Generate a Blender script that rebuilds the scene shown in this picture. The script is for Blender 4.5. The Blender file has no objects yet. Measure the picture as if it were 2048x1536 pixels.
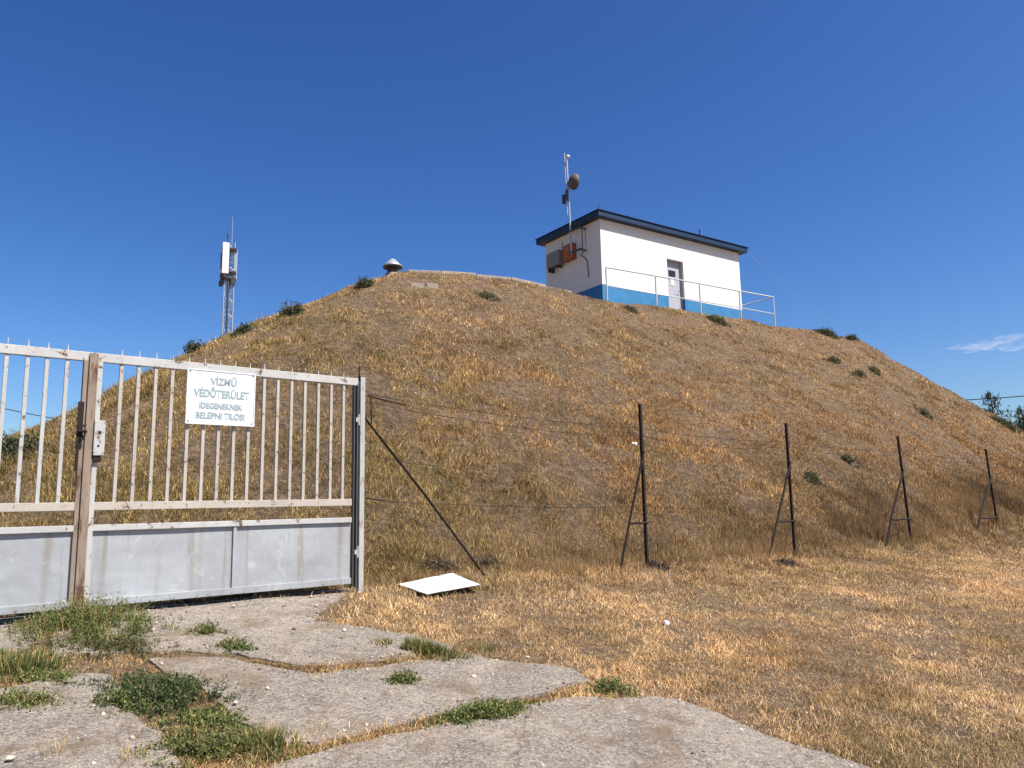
import bpy, bmesh, math, random
import numpy as np
from mathutils import Vector, Matrix
random.seed(7)
rng = np.random.default_rng(11)
D = bpy.data
SC = bpy.context.scene
COL = SC.collection

# ------------------------------------------------------------ camera
F = 1547.0
PITCH = math.atan(240 / F); ROLL = .02; CZ = 1.55
fv = np.array([0, math.cos(PITCH), math.sin(PITCH)])
_r0 = np.array([1, 0, 0.]); _u0 = np.array([0, -math.sin(PITCH), math.cos(PITCH)])
rv = _r0 * math.cos(ROLL) - _u0 * math.sin(ROLL); uv = _u0 * math.cos(ROLL) + _r0 * math.sin(ROLL)
cam = D.cameras.new('camera'); cam.sensor_width = 36; cam.lens = 36 * F / 2048
cam.clip_start = .05; cam.clip_end = 20000
co = D.objects.new('camera', cam); COL.objects.link(co)
co.matrix_world = Matrix(((rv[0], uv[0], -fv[0], 0), (rv[1], uv[1], -fv[1], 0), (rv[2], uv[2], -fv[2], CZ), (0, 0, 0, 1)))
SC.camera = co
CAM = np.array([0, 0, CZ])
def ray(x, y):
    d = fv + rv * (x - 1024) / F - uv * (y - 768) / F
    return d / np.linalg.norm(d)
def at_z(x, y, z):
    d = ray(x, y); return CAM + d * ((z - CZ) / d[2])
def at_dist(x, y, s):
    d = ray(x, y); return CAM + d * (s / math.hypot(d[0], d[1]))

# ------------------------------------------------------------ world, sun, exposure
SUN_AZ, SUN_EL = math.radians(118), math.radians(56)
w = D.worlds.new('World'); SC.world = w; w.use_nodes = True
nt = w.node_tree; bg = nt.nodes['Background']; sky = nt.nodes.new('ShaderNodeTexSky')
sky.sky_type = 'NISHITA'; sky.sun_disc = False; sky.sun_elevation = SUN_EL; sky.sun_rotation = SUN_AZ
sky.air_density = 1.0; sky.dust_density = 1.5; sky.ozone_density = 4.0; sky.altitude = 300
hs = nt.nodes.new('ShaderNodeHueSaturation'); hs.inputs['Saturation'].default_value = 1.24; hs.inputs['Hue'].default_value = .507
nt.links.new(sky.outputs[0], hs.inputs['Color']); gm = nt.nodes.new('ShaderNodeGamma'); gm.inputs[1].default_value = 1.2; nt.links.new(hs.outputs[0], gm.inputs[0]); nt.links.new(gm.outputs[0], bg.inputs[0]); bg.inputs[1].default_value = .054
sl = D.lights.new('sun', 'SUN'); sl.energy = 5.0; sl.angle = math.radians(.5); sl.color = (1, .955, .88)
so = D.objects.new('sun', sl); COL.objects.link(so)
sdir = Vector((math.sin(SUN_AZ) * math.cos(SUN_EL), math.cos(SUN_AZ) * math.cos(SUN_EL), math.sin(SUN_EL)))
so.rotation_euler = sdir.to_track_quat('Z', 'Y').to_euler(); so.location = (20, -20, 40)
SC.view_settings.view_transform = 'Standard'; SC.view_settings.look = 'None'
SC.view_settings.exposure = 1.0; SC.view_settings.gamma = 1
SC.cycles.max_bounces = 6; SC.cycles.transparent_max_bounces = 16

# ------------------------------------------------------------ helpers
def tag(o, label=None, cat=None, group=None, kind=None):
    if label: o['label'] = label
    if cat: o['category'] = cat
    if group: o['group'] = group
    if kind: o['kind'] = kind
    return o
def empty(name, loc=(0, 0, 0), rz=0, label=None, cat=None, group=None):
    o = D.objects.new(name, None); COL.objects.link(o); o.location = loc; o.rotation_euler = (0, 0, rz)
    o.empty_display_size = .1
    return tag(o, label, cat, group)
class MB:
    def __init__(s): s.v = []; s.f = []; s.sm = []
    def add(s, vs, fs, smooth=False):
        b = len(s.v); s.v += [tuple(map(float, v)) for v in vs]
        for f in fs: s.f.append([i + b for i in f]); s.sm.append(smooth)
    def box(s, lo, hi, M=None, bev=0):
        x0, y0, z0 = lo; x1, y1, z1 = hi
        if bev:
            bm = bmesh.new(); bmesh.ops.create_cube(bm, size=1)
            for v in bm.verts: v.co = Vector(((x0 + x1) / 2 + v.co.x * (x1 - x0), (y0 + y1) / 2 + v.co.y * (y1 - y0), (z0 + z1) / 2 + v.co.z * (z1 - z0)))
            bmesh.ops.bevel(bm, geom=bm.edges[:], offset=bev, segments=2, affect='EDGES', profile=.7)
            bm.verts.index_update(); vs = [v.co.copy() for v in bm.verts]; fs = [[v.index for v in f.verts] for f in bm.faces]; bm.free()
        else:
            vs = [(x0, y0, z0), (x1, y0, z0), (x1, y1, z0), (x0, y1, z0), (x0, y0, z1), (x1, y0, z1), (x1, y1, z1), (x0, y1, z1)]
            fs = [(3, 2, 1, 0), (4, 5, 6, 7), (0, 1, 5, 4), (1, 2, 6, 5), (2, 3, 7, 6), (3, 0, 4, 7)]
        if M: vs = [M @ Vector(v) for v in vs]
        s.add(vs, fs); return s
    def tube(s, pts, r, n=8, caps=True, r2=None):
        pts = [Vector(p) for p in pts]; N = len(pts); rings = []
        for i, p in enumerate(pts):
            t = (pts[min(i + 1, N - 1)] - pts[max(i - 1, 0)]).normalized()
            a = t.cross(Vector((0, 0, 1)));
            if a.length < .05: a = t.cross(Vector((0, 1, 0)))
            a.normalize(); b = t.cross(a)
            rr = r if r2 is None else r + (r2 - r) * i / (N - 1)
            rings.append([p + (a * math.cos(2 * math.pi * k / n) + b * math.sin(2 * math.pi * k / n)) * rr for k in range(n)])
        vs = [q for g in rings for q in g]; fs = []
        for i in range(N - 1):
            for k in range(n): fs.append((i * n + k, i * n + (k + 1) % n, (i + 1) * n + (k + 1) % n, (i + 1) * n + k))
        s.add(vs, fs, True)
        if caps: s.add(rings[0], [list(range(n))[::-1]]); s.add(rings[-1], [list(range(n))])
        return s
    def lathe(s, prof, c=(0, 0, 0), n=24, M=None):
        vs = []; fs = []
        for (r, z) in prof:
            for k in range(n):
                a = 2 * math.pi * k / n; p = Vector((r * math.cos(a), r * math.sin(a), z))
                if M: p = M @ p
                vs.append(p + Vector(c))
        for i in range(len(prof) - 1):
            for k in range(n): fs.append((i * n + k, i * n + (k + 1) % n, (i + 1) * n + (k + 1) % n, (i + 1) * n + k))
        s.add(vs, fs, True); return s
    def build(s, name, mat, parent=None):
        m = D.meshes.new(name); m.from_pydata(s.v, [], s.f); m.polygons.foreach_set('use_smooth', s.sm)
        m.materials.append(mat); m.update()
        o = D.objects.new(name, m); COL.objects.link(o)
        if parent: o.parent = parent
        return o
def np_mesh(name, V, T, mat, col=None, parent=None, smooth=False):
    """triangle mesh from numpy arrays"""
    m = D.meshes.new(name); V = np.asarray(V, np.float32); T = np.asarray(T, np.int32); k = T.shape[1]
    m.vertices.add(len(V)); m.vertices.foreach_set('co', V.ravel())
    m.loops.add(T.size); m.loops.foreach_set('vertex_index', T.ravel())
    m.polygons.add(len(T)); m.polygons.foreach_set('loop_start', np.arange(0, T.size, k, dtype=np.int32))
    if smooth: m.polygons.foreach_set('use_smooth', np.ones(len(T), bool))
    m.update(calc_edges=True)
    if col is not None:
        a = m.color_attributes.new('tint', 'FLOAT_COLOR', 'POINT')
        c = np.ones((len(V), 4), np.float32); c[:, :3] = col; a.data.foreach_set('color', c.ravel())
    m.materials.append(mat)
    o = D.objects.new(name, m); COL.objects.link(o)
    if parent: o.parent = parent
    return o
def copy_tree(o, parent=None):
    c = o.copy(); COL.objects.link(c); c.parent = parent
    for ch in list(o.children): copy_tree(ch, c)
    return c

# value noise (numpy), used for relief and for plant colours
_perm = rng.random((256, 256))
def vn(x, y, s=1.0, ox=0.0):
    x = np.asarray(x) / s + 57.3 + ox; y = np.asarray(y) / s + 91.7 + ox * 1.7
    xi = np.floor(x).astype(int); yi = np.floor(y).astype(int); fx = x - xi; fy = y - yi
    fx = fx * fx * (3 - 2 * fx); fy = fy * fy * (3 - 2 * fy)
    a = _perm[xi & 255, yi & 255]; b = _perm[(xi + 1) & 255, yi & 255]; c = _perm[xi & 255, (yi + 1) & 255]; d = _perm[(xi + 1) & 255, (yi + 1) & 255]
    return (a * (1 - fx) + b * fx) * (1 - fy) + (c * (1 - fx) + d * fx) * fy
def fbm(x, y, s, ox=0., o=4):
    t = 0; a = 1; n = 0
    for i in range(o): t = t + a * vn(x, y, s / 2 ** i, ox + i * 13.1); n += a; a *= .55
    return t / n

# ------------------------------------------------------------ materials
class NT:
    def __init__(s, name):
        s.m = D.materials.new(name); s.m.use_nodes = True; s.t = s.m.node_tree; s.b = s.t.nodes['Principled BSDF']
        s.tc = s.t.nodes.new('ShaderNodeTexCoord')
    def n(s, k, **kw):
        x = s.t.nodes.new(k)
        for a, b in kw.items(): setattr(x, a, b)
        return x
    def l(s, a, b): s.t.links.new(a, b)
    def noise(s, scale, detail=4, rough=.6, vec=None, sx=None, dist=0):
        n = s.n('ShaderNodeTexNoise'); n.inputs['Scale'].default_value = scale; n.inputs['Detail'].default_value = detail; n.inputs['Roughness'].default_value = rough
        n.inputs['Distortion'].default_value = dist
        v = vec or s.tc.outputs['Object']
        if sx:
            mp = s.n('ShaderNodeMapping'); mp.inputs['Scale'].default_value = sx; s.l(v, mp.inputs[0]); v = mp.outputs[0]
        s.l(v, n.inputs['Vector']); return n.outputs[0]
    def ramp(s, fac, stops, interp='LINEAR'):
        r = s.n('ShaderNodeValToRGB'); r.color_ramp.interpolation = interp; e = r.color_ramp.elements
        while len(e) < len(stops): e.new(.5)
        for q, (p, c) in zip(e, stops):
            q.position = p; q.color = (c if isinstance(c, tuple) else (c, c, c)) + (1,)
        s.l(fac, r.inputs[0]); return r.outputs[0]
    def mix(s, fac, a, b, mode='MIX'):
        m = s.n('ShaderNodeMix', data_type='RGBA', blend_type=mode)
        for i, v in ((0, fac), (6, a), (7, b)):
            if hasattr(v, 'links') or hasattr(v, 'is_linked'): s.l(v, m.inputs[i])
            elif i == 0: m.inputs[0].default_value = v
            else: m.inputs[i].default_value = tuple(v) + (1,)
        return m.outputs[2]
    def base(s, v):
        if hasattr(v, 'is_linked'): s.l(v, s.b.inputs['Base Color'])
        else: s.b.inputs['Base Color'].default_value = tuple(v) + (1,)
    def bump(s, h, dist=.01, strength=1.0):
        b = s.n('ShaderNodeBump'); b.inputs['Distance'].default_value = dist; b.inputs['Strength'].default_value = strength
        s.l(h, b.inputs['Height']); s.l(b.outputs[0], s.b.inputs['Normal'])
    def set(s, rough=.8, metal=0, spec=.3):
        s.b.inputs['Roughness'].default_value = rough; s.b.inputs['Metallic'].default_value = metal
        s.b.inputs['Specular IOR Level'].default_value = spec; return s
    def sep_z(s):
        x = s.n('ShaderNodeSeparateXYZ'); s.l(s.tc.outputs['Object'], x.inputs[0]); return x.outputs

def m_paint(name, col, rust=.5, rough=.55, metal=0, rustcol=(.16, .06, .025), streak=True, dirt=.5, bump=.001, rscale=9, rsx=None):
    t = NT(name)
    big = t.noise(2.2, 5, .65); c = t.mix(t.ramp(big, [(.35, 0.), (.75, dirt)]), col, tuple(x * .68 for x in col))
    if streak:
        st = t.noise(14, 4, .6, sx=(1, 1, .09)); c = t.mix(t.ramp(st, [(.52, 0.), (.8, .55 * dirt)]), c, (.30, .24, .18))
    if rust > 0:
        r = t.noise(rscale, 8, .72, sx=rsx); f = t.ramp(r, [(.70 - rust * .25, 0.), (.76 - rust * .22, 1.)])
        rc = t.mix(t.noise(60, 3), rustcol, tuple(x * .45 for x in rustcol)); c = t.mix(f, c, rc)
        mu = t.n('ShaderNodeMath', operation='MULTIPLY_ADD'); t.l(f, mu.inputs[0]); mu.inputs[1].default_value = .4; mu.inputs[2].default_value = rough; t.l(mu.outputs[0], t.b.inputs['Roughness'])
    t.base(c); t.set(rough, metal, .4); t.bump(t.noise(45, 6, .7), bump); return t.m
def m_plain(name, col, rough=.7, metal=0, var=.25, scale=6, bump=.002, bs=60):
    t = NT(name); c = t.mix(t.ramp(t.noise(scale, 6, .65), [(.3, 0.), (.75, 1.)]), col, tuple(x * (1 - var) for x in col)); t.base(c); t.set(rough, metal)
    t.bump(t.noise(bs, 5, .7), bump); return t.m
def m_tint(name, rough=.9, trans=0.0, spec=.15):
    t = NT(name); a = t.n('ShaderNodeVertexColor', layer_name='tint'); t.l(a.outputs[0], t.b.inputs['Base Color']); t.set(rough, 0, spec)
    if trans:
        tr = t.n('ShaderNodeBsdfTranslucent'); t.l(a.outputs[0], tr.inputs[0]); mx = t.n('ShaderNodeMixShader'); mx.inputs[0].default_value = trans
        t.l(t.b.outputs[0], mx.inputs[1]); t.l(tr.outputs[0], mx.inputs[2]); t.l(mx.outputs[0], t.t.nodes['Material Output'].inputs[0])
    return t.m

M_blade = m_tint('dry_grass_blades', .9, .12)
M_leaf = m_tint('green_leaves', .7, .2, .25)
M_gate = m_paint('gate_paint', (.40, .395, .38), .58, .5, rustcol=(.16, .085, .045), dirt=.75, rscale=13)
M_gate_warm = m_paint('gate_bar_paint', (.385, .345, .295), .55, .55, rustcol=(.18, .09, .045), dirt=.7, rscale=19)
M_post = m_paint('grey_post_paint', (.36, .355, .34), .6, .55, rustcol=(.14, .075, .04), dirt=.9, rscale=10, rsx=(1, 1, .3))
M_rusty = m_paint('rusted_stile', (.23, .175, .13), .72, .75, rustcol=(.115, .052, .028), dirt=1., rscale=9, rsx=(1, 1, .16))
M_stile_shade = m_plain('channel_shade_grey', (.115, .115, .10), .7, 0, .3, 8)  # dark tone puts the shade inside the hinge channel into the colour
M_rustdark = m_plain('dark_rust', (.020, .011, .008), .85, 0, .5, 25, .002)
M_wire = m_plain('wire_steel', (.03, .02, .016), .7, .3, .4, 30)
M_wall = m_plain('white_render', (.60, .59, .56), .9, 0, .05, 1.3, .004, 25)
M_band = m_plain('blue_plinth_paint', (.032, .175, .36), .75, 0, .3, 2.5, .003, 30)
M_roof = m_plain('blue_fascia_metal', (.007, .028, .07), .5, 0, .3, 3, .002)
M_rooftop = m_plain('roof_felt', (.06, .065, .07), .9)
M_door = m_plain('grey_door_paint', (.34, .34, .38), .55, 0, .12, 3, .001)
M_dark = m_plain('dark_opening', (.02, .022, .026), .3)
M_rail = m_paint('railing_paint', (.40, .43, .46), .2, .5, dirt=.2)
M_galv = m_plain('galvanised_steel', (.42, .44, .46), .4, .5, .2, 8)
M_lead = m_plain('dark_metal', (.06, .065, .07), .5, .2, .3)
M_vent = m_plain('vent_pipe', (.10, .085, .07), .8, 0, .4)
M_acgrey = m_plain('unit_casing', (.20, .205, .185), .7, 0, .2)
M_orange = m_plain('orange_box_paint', (.36, .10, .022), .6, 0, .4, 9)
M_white = m_plain('white_plastic', (.66, .66, .66), .5, 0, .08)
M_bark = m_plain('bark', (.09, .07, .05), .9, 0, .4, 12, .01)

def m_panel():
    t = NT('galvanised_panel')
    big = t.noise(1.7, 5, .6, dist=.6); c = t.mix(t.ramp(big, [(.3, 0.), (.7, 1.)]), (.335, .35, .365), (.27, .28, .29))
    st = t.noise(11, 5, .6, sx=(1, 1, .05)); c = t.mix(t.ramp(st, [(.52, 0.), (.72, .75)]), c, (.21, .175, .135))
    scr = t.noise(5, 8, .75, sx=(1, 1, .6), dist=2.5); c = t.mix(t.ramp(scr, [(.60, 0.), (.63, .55), (.68, 0.)]), c, (.46, .47, .48))
    z = t.sep_z()[2]; rr = t.noise(26, 8, .8); ad = t.n('ShaderNodeMath', operation='MULTIPLY_ADD'); t.l(z, ad.inputs[0]); ad.inputs[1].default_value = -2.2; t.l(rr, ad.inputs[2])
    c = t.mix(t.ramp(ad.outputs[0], [(.36, 0.), (.43, .9)]), c, (.10, .07, .05))
    sp = t.noise(38, 7, .8); c = t.mix(t.ramp(sp, [(.70, 0.), (.74, .8)]), c, (.20, .11, .06))
    t.base(c); t.set(.5, .15, .45); t.bump(t.noise(2.6, 3, .5), .02); return t.m
M_panel = m_panel()

def m_dry(name, hill_=False):
    t = NT(name)
    q = .5 if hill_ else 1.; a = t.noise(.35, 6, .6); b = t.noise(2.2, 8, .72); c_ = t.noise(13 * q, 7, .8, dist=.6); d = t.noise(70 * q, 5, .85); f = t.noise(38 * q, 7, .85, sx=(1, 1, 1.6), dist=1.2)
    c = t.mix(t.ramp(a, [(.40, 0.), (.60, 1.)]), (.33, .215, .12), (.30, .195, .13))
    c = t.mix(t.ramp(b, [(.40, 0.), (.56, 1.)]), c, (.20, .135, .09))
    c = t.mix(t.ramp(b, [(.56, 0.), (.66, .8)]), c, (.43, .27, .12))
    c = t.mix(t.ramp(c_, [(.36, .9), (.47, 0.)]), c, (.07, .045, .028))
    c = t.mix(t.ramp(c_, [(.52, 0.), (.62, .85)]), c, (.50, .35, .20))
    c = t.mix(t.ramp(f, [(.38, .85), (.47, 0.)]), c, (.06, .04, .025))
    c = t.mix(t.ramp(f, [(.53, 0.), (.62, .85)]), c, (.54, .41, .25))
    c = t.mix(t.ramp(d, [(.36, .7), (.48, 0.)]), c, (.045, .03, .02))
    t.base(c); t.set(.95, 0, .1)
    mx = t.n('ShaderNodeMath', operation='MULTIPLY_ADD'); t.l(c_, mx.inputs[0]); mx.inputs[1].default_value = 1.; t.l(f, mx.inputs[2])
    t.bump(mx.outputs[0], .16 if hill_ else .06); return t.m
M_ground = m_dry('dry_soil'); M_hill = m_dry('hill_soil', True)

def m_concrete():
    t = NT('worn_concrete')
    a = t.noise(1.3, 6, .65); b = t.noise(6, 8, .72); g = t.noise(42, 5, .85); g2 = t.noise(95, 3, .85); cr = t.noise(2.3, 6, .7, dist=1.2)
    c = t.mix(t.ramp(a, [(.40, 0.), (.60, 1.)]), (.265, .228, .190), (.185, .162, .14))
    c = t.mix(t.ramp(b, [(.50, 0.), (.64, .8)]), c, (.34, .28, .215))
    c = t.mix(t.ramp(b, [(.34, .8), (.45, 0.)]), c, (.125, .10, .08))
    c = t.mix(t.ramp(g, [(.36, .9), (.48, 0.)]), c, (.075, .06, .048))
    c = t.mix(t.ramp(g, [(.52, 0.), (.62, .9)]), c, (.44, .37, .30))
    c = t.mix(t.ramp(g2, [(.36, .8), (.46, 0.)]), c, (.06, .05, .04))
    c = t.mix(t.ramp(g2, [(.55, 0.), (.64, .8)]), c, (.52, .45, .38))
    c = t.mix(t.ramp(cr, [(.490, 0.), (.498, .35), (.502, .35), (.51, 0.)]), c, (.42, .36, .29))
    vo = t.n('ShaderNodeTexVoronoi', feature='DISTANCE_TO_EDGE'); vo.inputs['Scale'].default_value = .55
    ad = t.n('ShaderNodeVectorMath', operation='MULTIPLY_ADD'); nz_ = t.n('ShaderNodeTexNoise'); nz_.inputs['Scale'].default_value = 3.5; nz_.inputs['Detail'].default_value = 6
    t.l(t.tc.outputs['Object'], nz_.inputs['Vector']); t.l(nz_.outputs['Color'], ad.inputs[0]); ad.inputs[1].default_value = (.28, .28, .0); t.l(t.tc.outputs['Object'], ad.inputs[2]); t.l(ad.outputs[0], vo.inputs['Vector'])
    c = t.mix(t.ramp(vo.outputs['Distance'], [(.0, .45), (.002, .3), (.005, 0.)]), c, (.085, .06, .045))
    dirt = t.noise(2.1, 7, .7, dist=.8); c = t.mix(t.ramp(dirt, [(.50, 0.), (.64, .75)]), c, (.17, .115, .07))
    t.base(c); t.set(.92, 0, .2)
    mx = t.n('ShaderNodeMath', operation='MULTIPLY_ADD'); t.l(g, mx.inputs[0]); mx.inputs[1].default_value = .6; t.l(b, mx.inputs[2])
    t.bump(mx.outputs[0], .03); return t.m
M_conc = m_concrete()

# ------------------------------------------------------------ terrain functions
G = np.array([math.sin(math.radians(50)), math.cos(math.radians(50))]); N = np.array([-G[1], G[0]])
P0 = np.array([-1.439, 7.15]); DN0 = float(P0 @ N)
def g0(x, y):
    x = np.asarray(x, float); y = np.asarray(y, float)
    dn = x * N[0] + y * N[1]; t = (x - P0[0]) * G[0] + (y - P0[1]) * G[1]
    z = .8 * np.clip(dn, -9, DN0) / DN0 - .02 * np.clip(t, 0, 22)
    z = z + .03 * (fbm(x, y, 1.6, 3) - .5) * 2 * np.clip((dn + 3) / 3, 0, 1) * .6
    return z
HV = [53.239, -2.743, 21.24, 21.826, 3.907, .683, .573, .79, .325, .009, 8.412]
HA = np.radians([-33.6, -31.7, -29.7, -27.6, -25.4, -23.3, -21.0, -18.7, -16.3, -14.2, -12.1, -10.2, -8.7, -7.6, -5.1, -2.7, 0.0, 2.7, 7.2, 10.5, 14.1, 17.6, 19.9, 22.2, 23.5, 24.7, 25.9, 27.0, 28.4, 29.7, 30.8, 31.8, 33.4])
HD = [-0.05, -0.07, -0.1, -0.02, 0.06, 0.09, 0.09, 0.12, 0.09, 0.05, 0.03, -0.05, -0.15, -0.25, -0.16, -0.08, -0.03, 0.0, -0.11, -0.06, 0.03, 0.13, 0.19, 0.26, 0.32, 0.52, 0.38, 0.2, 0.02, -0.12, -0.26, -0.32, -0.45]
def hill(x, y):
    az, kx, ky, L, p, kf, kl, kr, r, tilt, H = HV
    A = math.radians(az); gx, gy = math.sin(A), math.cos(A)
    dx, dy = x - kx, y - ky; a = dx * gx + dy * gy; b = -dx * gy + dy * gx
    da = np.where(a < r, (r - a) * kl / kf, np.maximum(a - (L - r), 0) * kr / kf); db = np.maximum(np.maximum(r - b, b - (20 - r)), 0)
    Dd = np.maximum((da ** p + db ** p) ** (1 / p) - r, 0)
    z = H + tilt * a - kf * Dd
    th = np.arctan2(x, y); k = np.clip((z - .8) / 3, 0, 1)
    z = z + np.interp(th, HA, HD) * k * .9 - .02
    rel = np.clip((z - .6) / 1.2, 0, 1)
    z = z + rel * (.22 * (fbm(x, y, 3.2, 8) - .5) + .10 * (fbm(x, y, .8, 21) - .5))
    z = z + rel * .09 * (vn(a / 2.2, b / .42, 1., 44) - .5) + rel * .05 * (vn(a / .7, b / .2, 1., 46) - .5)
    return z
def hill_top(x, y):
    g = g0(x, y) ; h = hill(x, y); k = .35; d = np.clip(.5 + .5 * (h - g) / k, 0, 1)
    return g * (1 - d) + h * d + k * d * (1 - d)
def surf(x, y): return hill_top(np.asarray(x, float), np.asarray(y, float))
def hit(px, py, smax=60):
    d = ray(px, py); s = np.arange(2, smax, .02); P = CAM + d * s[:, None]
    i = np.argmax(P[:, 2] < surf(P[:, 0], P[:, 1])); return P[i]

# ------------------------------------------------------------ ground, hill
def grid(name, xs, ys, zf, mat):
    X, Y = np.meshgrid(xs, ys); V = np.stack([X, Y, zf(X, Y)], -1).reshape(-1, 3); nx = len(xs); ny = len(ys)
    i = np.arange(nx * ny).reshape(ny, nx)
    Q = np.stack([i[:-1, :-1], i[:-1, 1:], i[1:, 1:], i[1:, :-1]], -1).reshape(-1, 4)
    return V, Q
xs = np.concatenate([[-4000, -1500, -500, -200, -90, -50, -35, -25], np.arange(-20, 45, .3), [50, 60, 80, 120, 200, 500, 1500, 4000]])
ys = np.concatenate([[-4000, -1000, -200, -60, -25, -12, -6], np.arange(-3, 40, .3), [45, 60, 80, 120, 200, 500, 1500, 4000]])
def gz(x, y):
    return g0(x, y) - np.clip((np.hypot(x, y) - 60) / 400, 0, 1) * 1.5
V, Q = grid('ground', xs, ys, gz, M_ground)
o = np_mesh('ground', V, Q, M_ground, smooth=True); tag(o, 'bare dry soil and straw covered ground', None, None, 'structure')
xs = np.arange(-32, 52, .16); ys = np.arange(1.5, 56, .16)
def hz(x, y):
    t = surf(x, y); g = g0(x, y); return np.where(hill(x, y) - g > -.36, t + .004, g - .6)
V, Q = grid('hill', xs, ys, hz, M_hill)
gq = g0(V[:, 0], V[:, 1]); low = V[:, 2] < gq - .1
Q = Q[~low[Q].all(1)]
# drop the far back that nobody sees
used = np.unique(Q); mp = -np.ones(len(V), int); mp[used] = np.arange(len(used)); V = V[used]; Q = mp[Q]
o = np_mesh('hill', V, Q, M_hill, smooth=True); tag(o, 'steep dry grass covered earth mound over the reservoir', None, None, 'structure')

# ------------------------------------------------------------ driveway slabs
SLABS = {
 'A': [(-3.2, 1.2), (-1.9, 2.6), (-1.05, 3.6), (-.91, 3.74), (-.65, 3.97), (-.25, 4.32), (.22, 4.65), (.54, 4.7), (.78, 4.76), (.96, 4.75), (1.11, 4.64), (1.3, 4.32), (1.46, 4.17), (1.65, 4.02), (2.6, 3.2), (3.4, 1.2)],
 'B': [(-1.78, 4.98), (-1.66, 4.93), (-1.49, 4.88), (-1.19, 4.85), (-.83, 5.02), (-.67, 5.2), (-.31, 5.4), (.03, 5.31), (.31, 5.27), (.45, 4.98), (.17, 4.78), (-.26, 4.47), (-.66, 4.08), (-.97, 3.84), (-1.1, 3.82), (-1.23, 3.90), (-1.38, 4.05), (-1.56, 4.27), (-1.76, 4.46), (-2.05, 4.68), (-2.23, 4.88), (-2.03, 4.98)],
 'C': [(-3.15, 5.66), (-2.89, 5.98), (-2.23, 6.5), (-1.5, 7.1), (-1.54, 6.25), (-1.53, 6.01), (-.97, 5.9), (-.42, 5.64), (-.45, 5.48), (-.85, 5.16), (-1.22, 4.98), (-1.52, 5.02), (-1.82, 5.09), (-2.08, 5.09), (-2.43, 5.0), (-2.75, 4.84), (-3.0, 5.2)],
 'D': [(-4.9, 4.1), (-3.3, 4.25), (-2.7, 4.26), (-2.63, 4.38), (-2.56, 4.55), (-2.36, 4.57), (-2.17, 4.39), (-2.1, 4.16), (-1.66, 3.88), (-1.46, 3.54), (-2.0, 2.6), (-3.3, 1.3), (-6., 1.2)],
 'E': [(-5.5, 3.9), (-3.71, 5.3), (-3.35, 5.55), (-3.05, 5.25), (-3.0, 4.95), (-3.3, 4.85), (-4.2, 4.5), (-5.2, 4.25)],
 'F': [(-5.5, 4.4), (-3.95, 5.25), (-3.3, 5.85), (-2.3, 6.7), (-1.5, 7.3), (-1.9, 7.8), (-2.9, 7.3), (-4.1, 6.3), (-6, 5)],
}
def poly_jag(pts, amp=.06, step=.05):
    out = []; n = len(pts)
    for i in range(n):
        a = np.array(pts[i]); b = np.array(pts[(i + 1) % n]); L = np.linalg.norm(b - a); k = max(1, int(L / step))
        for j in range(k):
            p = a + (b - a) * j / k; q = np.array([vn(p[0], p[1], .12, 5) + vn(p[0], p[1], .4, 7) - 1, vn(p[0], p[1], .12, 9) + vn(p[0], p[1], .4, 17) - 1]) * amp
            out.append(p + q)
    return np.array(out)
def inpoly(x, y, P):
    r = np.zeros(np.shape(x), bool); j = len(P) - 1
    for i in range(len(P)):
        xi, yi = P[i]; xj, yj = P[j]
        c = ((yi > y) != (yj > y)) & (x < (xj - xi) * (y - yi) / (yj - yi + 1e-12) + xi); r ^= c; j = i
    return r
JAG = {k: poly_jag(v) for k, v in SLABS.items()}
bm = bmesh.new()
for k, P in JAG.items():
    lift = {'A': .012, 'B': .009, 'C': .006, 'D': .011, 'E': .003, 'F': .001}[k]
    # one levelled, slightly warped slab top triangulated over interior points
    x0, y0 = P.min(0); x1, y1 = P.max(0)
    from mathutils.geometry import delaunay_2d_cdt
    gx, gy = np.meshgrid(np.arange(x0, x1, .11), np.arange(y0, y1, .11)); gx = gx.ravel() + rng.normal(0, .01, gx.size); gy = gy.ravel() + rng.normal(0, .01, gy.size)
    m = inpoly(gx, gy, P); pts = [Vector(p) for p in P] + [Vector(p) for p in zip(gx[m], gy[m])]
    vs, ed, fs, *_ = delaunay_2d_cdt(pts, [], [list(range(len(P)))], 1, 1e-4)
    vv = [bm.verts.new((p.x, p.y, float(g0(p.x, p.y)) + lift + .01 * float(fbm(p.x, p.y, .5, 31)))) for p in vs]
    for f in fs:
        try: bm.faces.new([vv[i] for i in f])
        except ValueError: pass
    # skirt
    top = vv[:len(P)]; bot = [bm.verts.new((v.co.x, v.co.y, v.co.z - .12)) for v in top]
    for i in range(len(P)):
        j = (i + 1) % len(P)
        try: bm.faces.new((top[i], bot[i], bot[j], top[j]))
        except ValueError: pass
bmesh.ops.recalc_face_normals(bm, faces=bm.faces[:])
me = D.meshes.new('driveway'); bm.to_mesh(me); bm.free(); me.materials.append(M_conc)
o = D.objects.new('driveway', me); COL.objects.link(o); tag(o, 'cracked weathered concrete driveway slabs in front of the gate', None, None, 'structure')
def on_slab(x, y):
    x = np.asarray(x, float); y = np.asarray(y, float); r = np.zeros(x.shape, bool)
    for k, P in JAG.items():
        a, b = P.min(0); c, d = P.max(0); m = (x > a) & (x < c) & (y > b) & (y < d)
        if r.ndim == 0: r = r | (m & inpoly(x, y, P))
        else: r[m] |= inpoly(x[m], y[m], P)
    return r
def slab_dist_mask(x, y, off):
    r = on_slab(x, y)
    for a in range(6): r &= on_slab(x + off * math.cos(a * 1.047), y + off * math.sin(a * 1.047))
    return r

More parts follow.
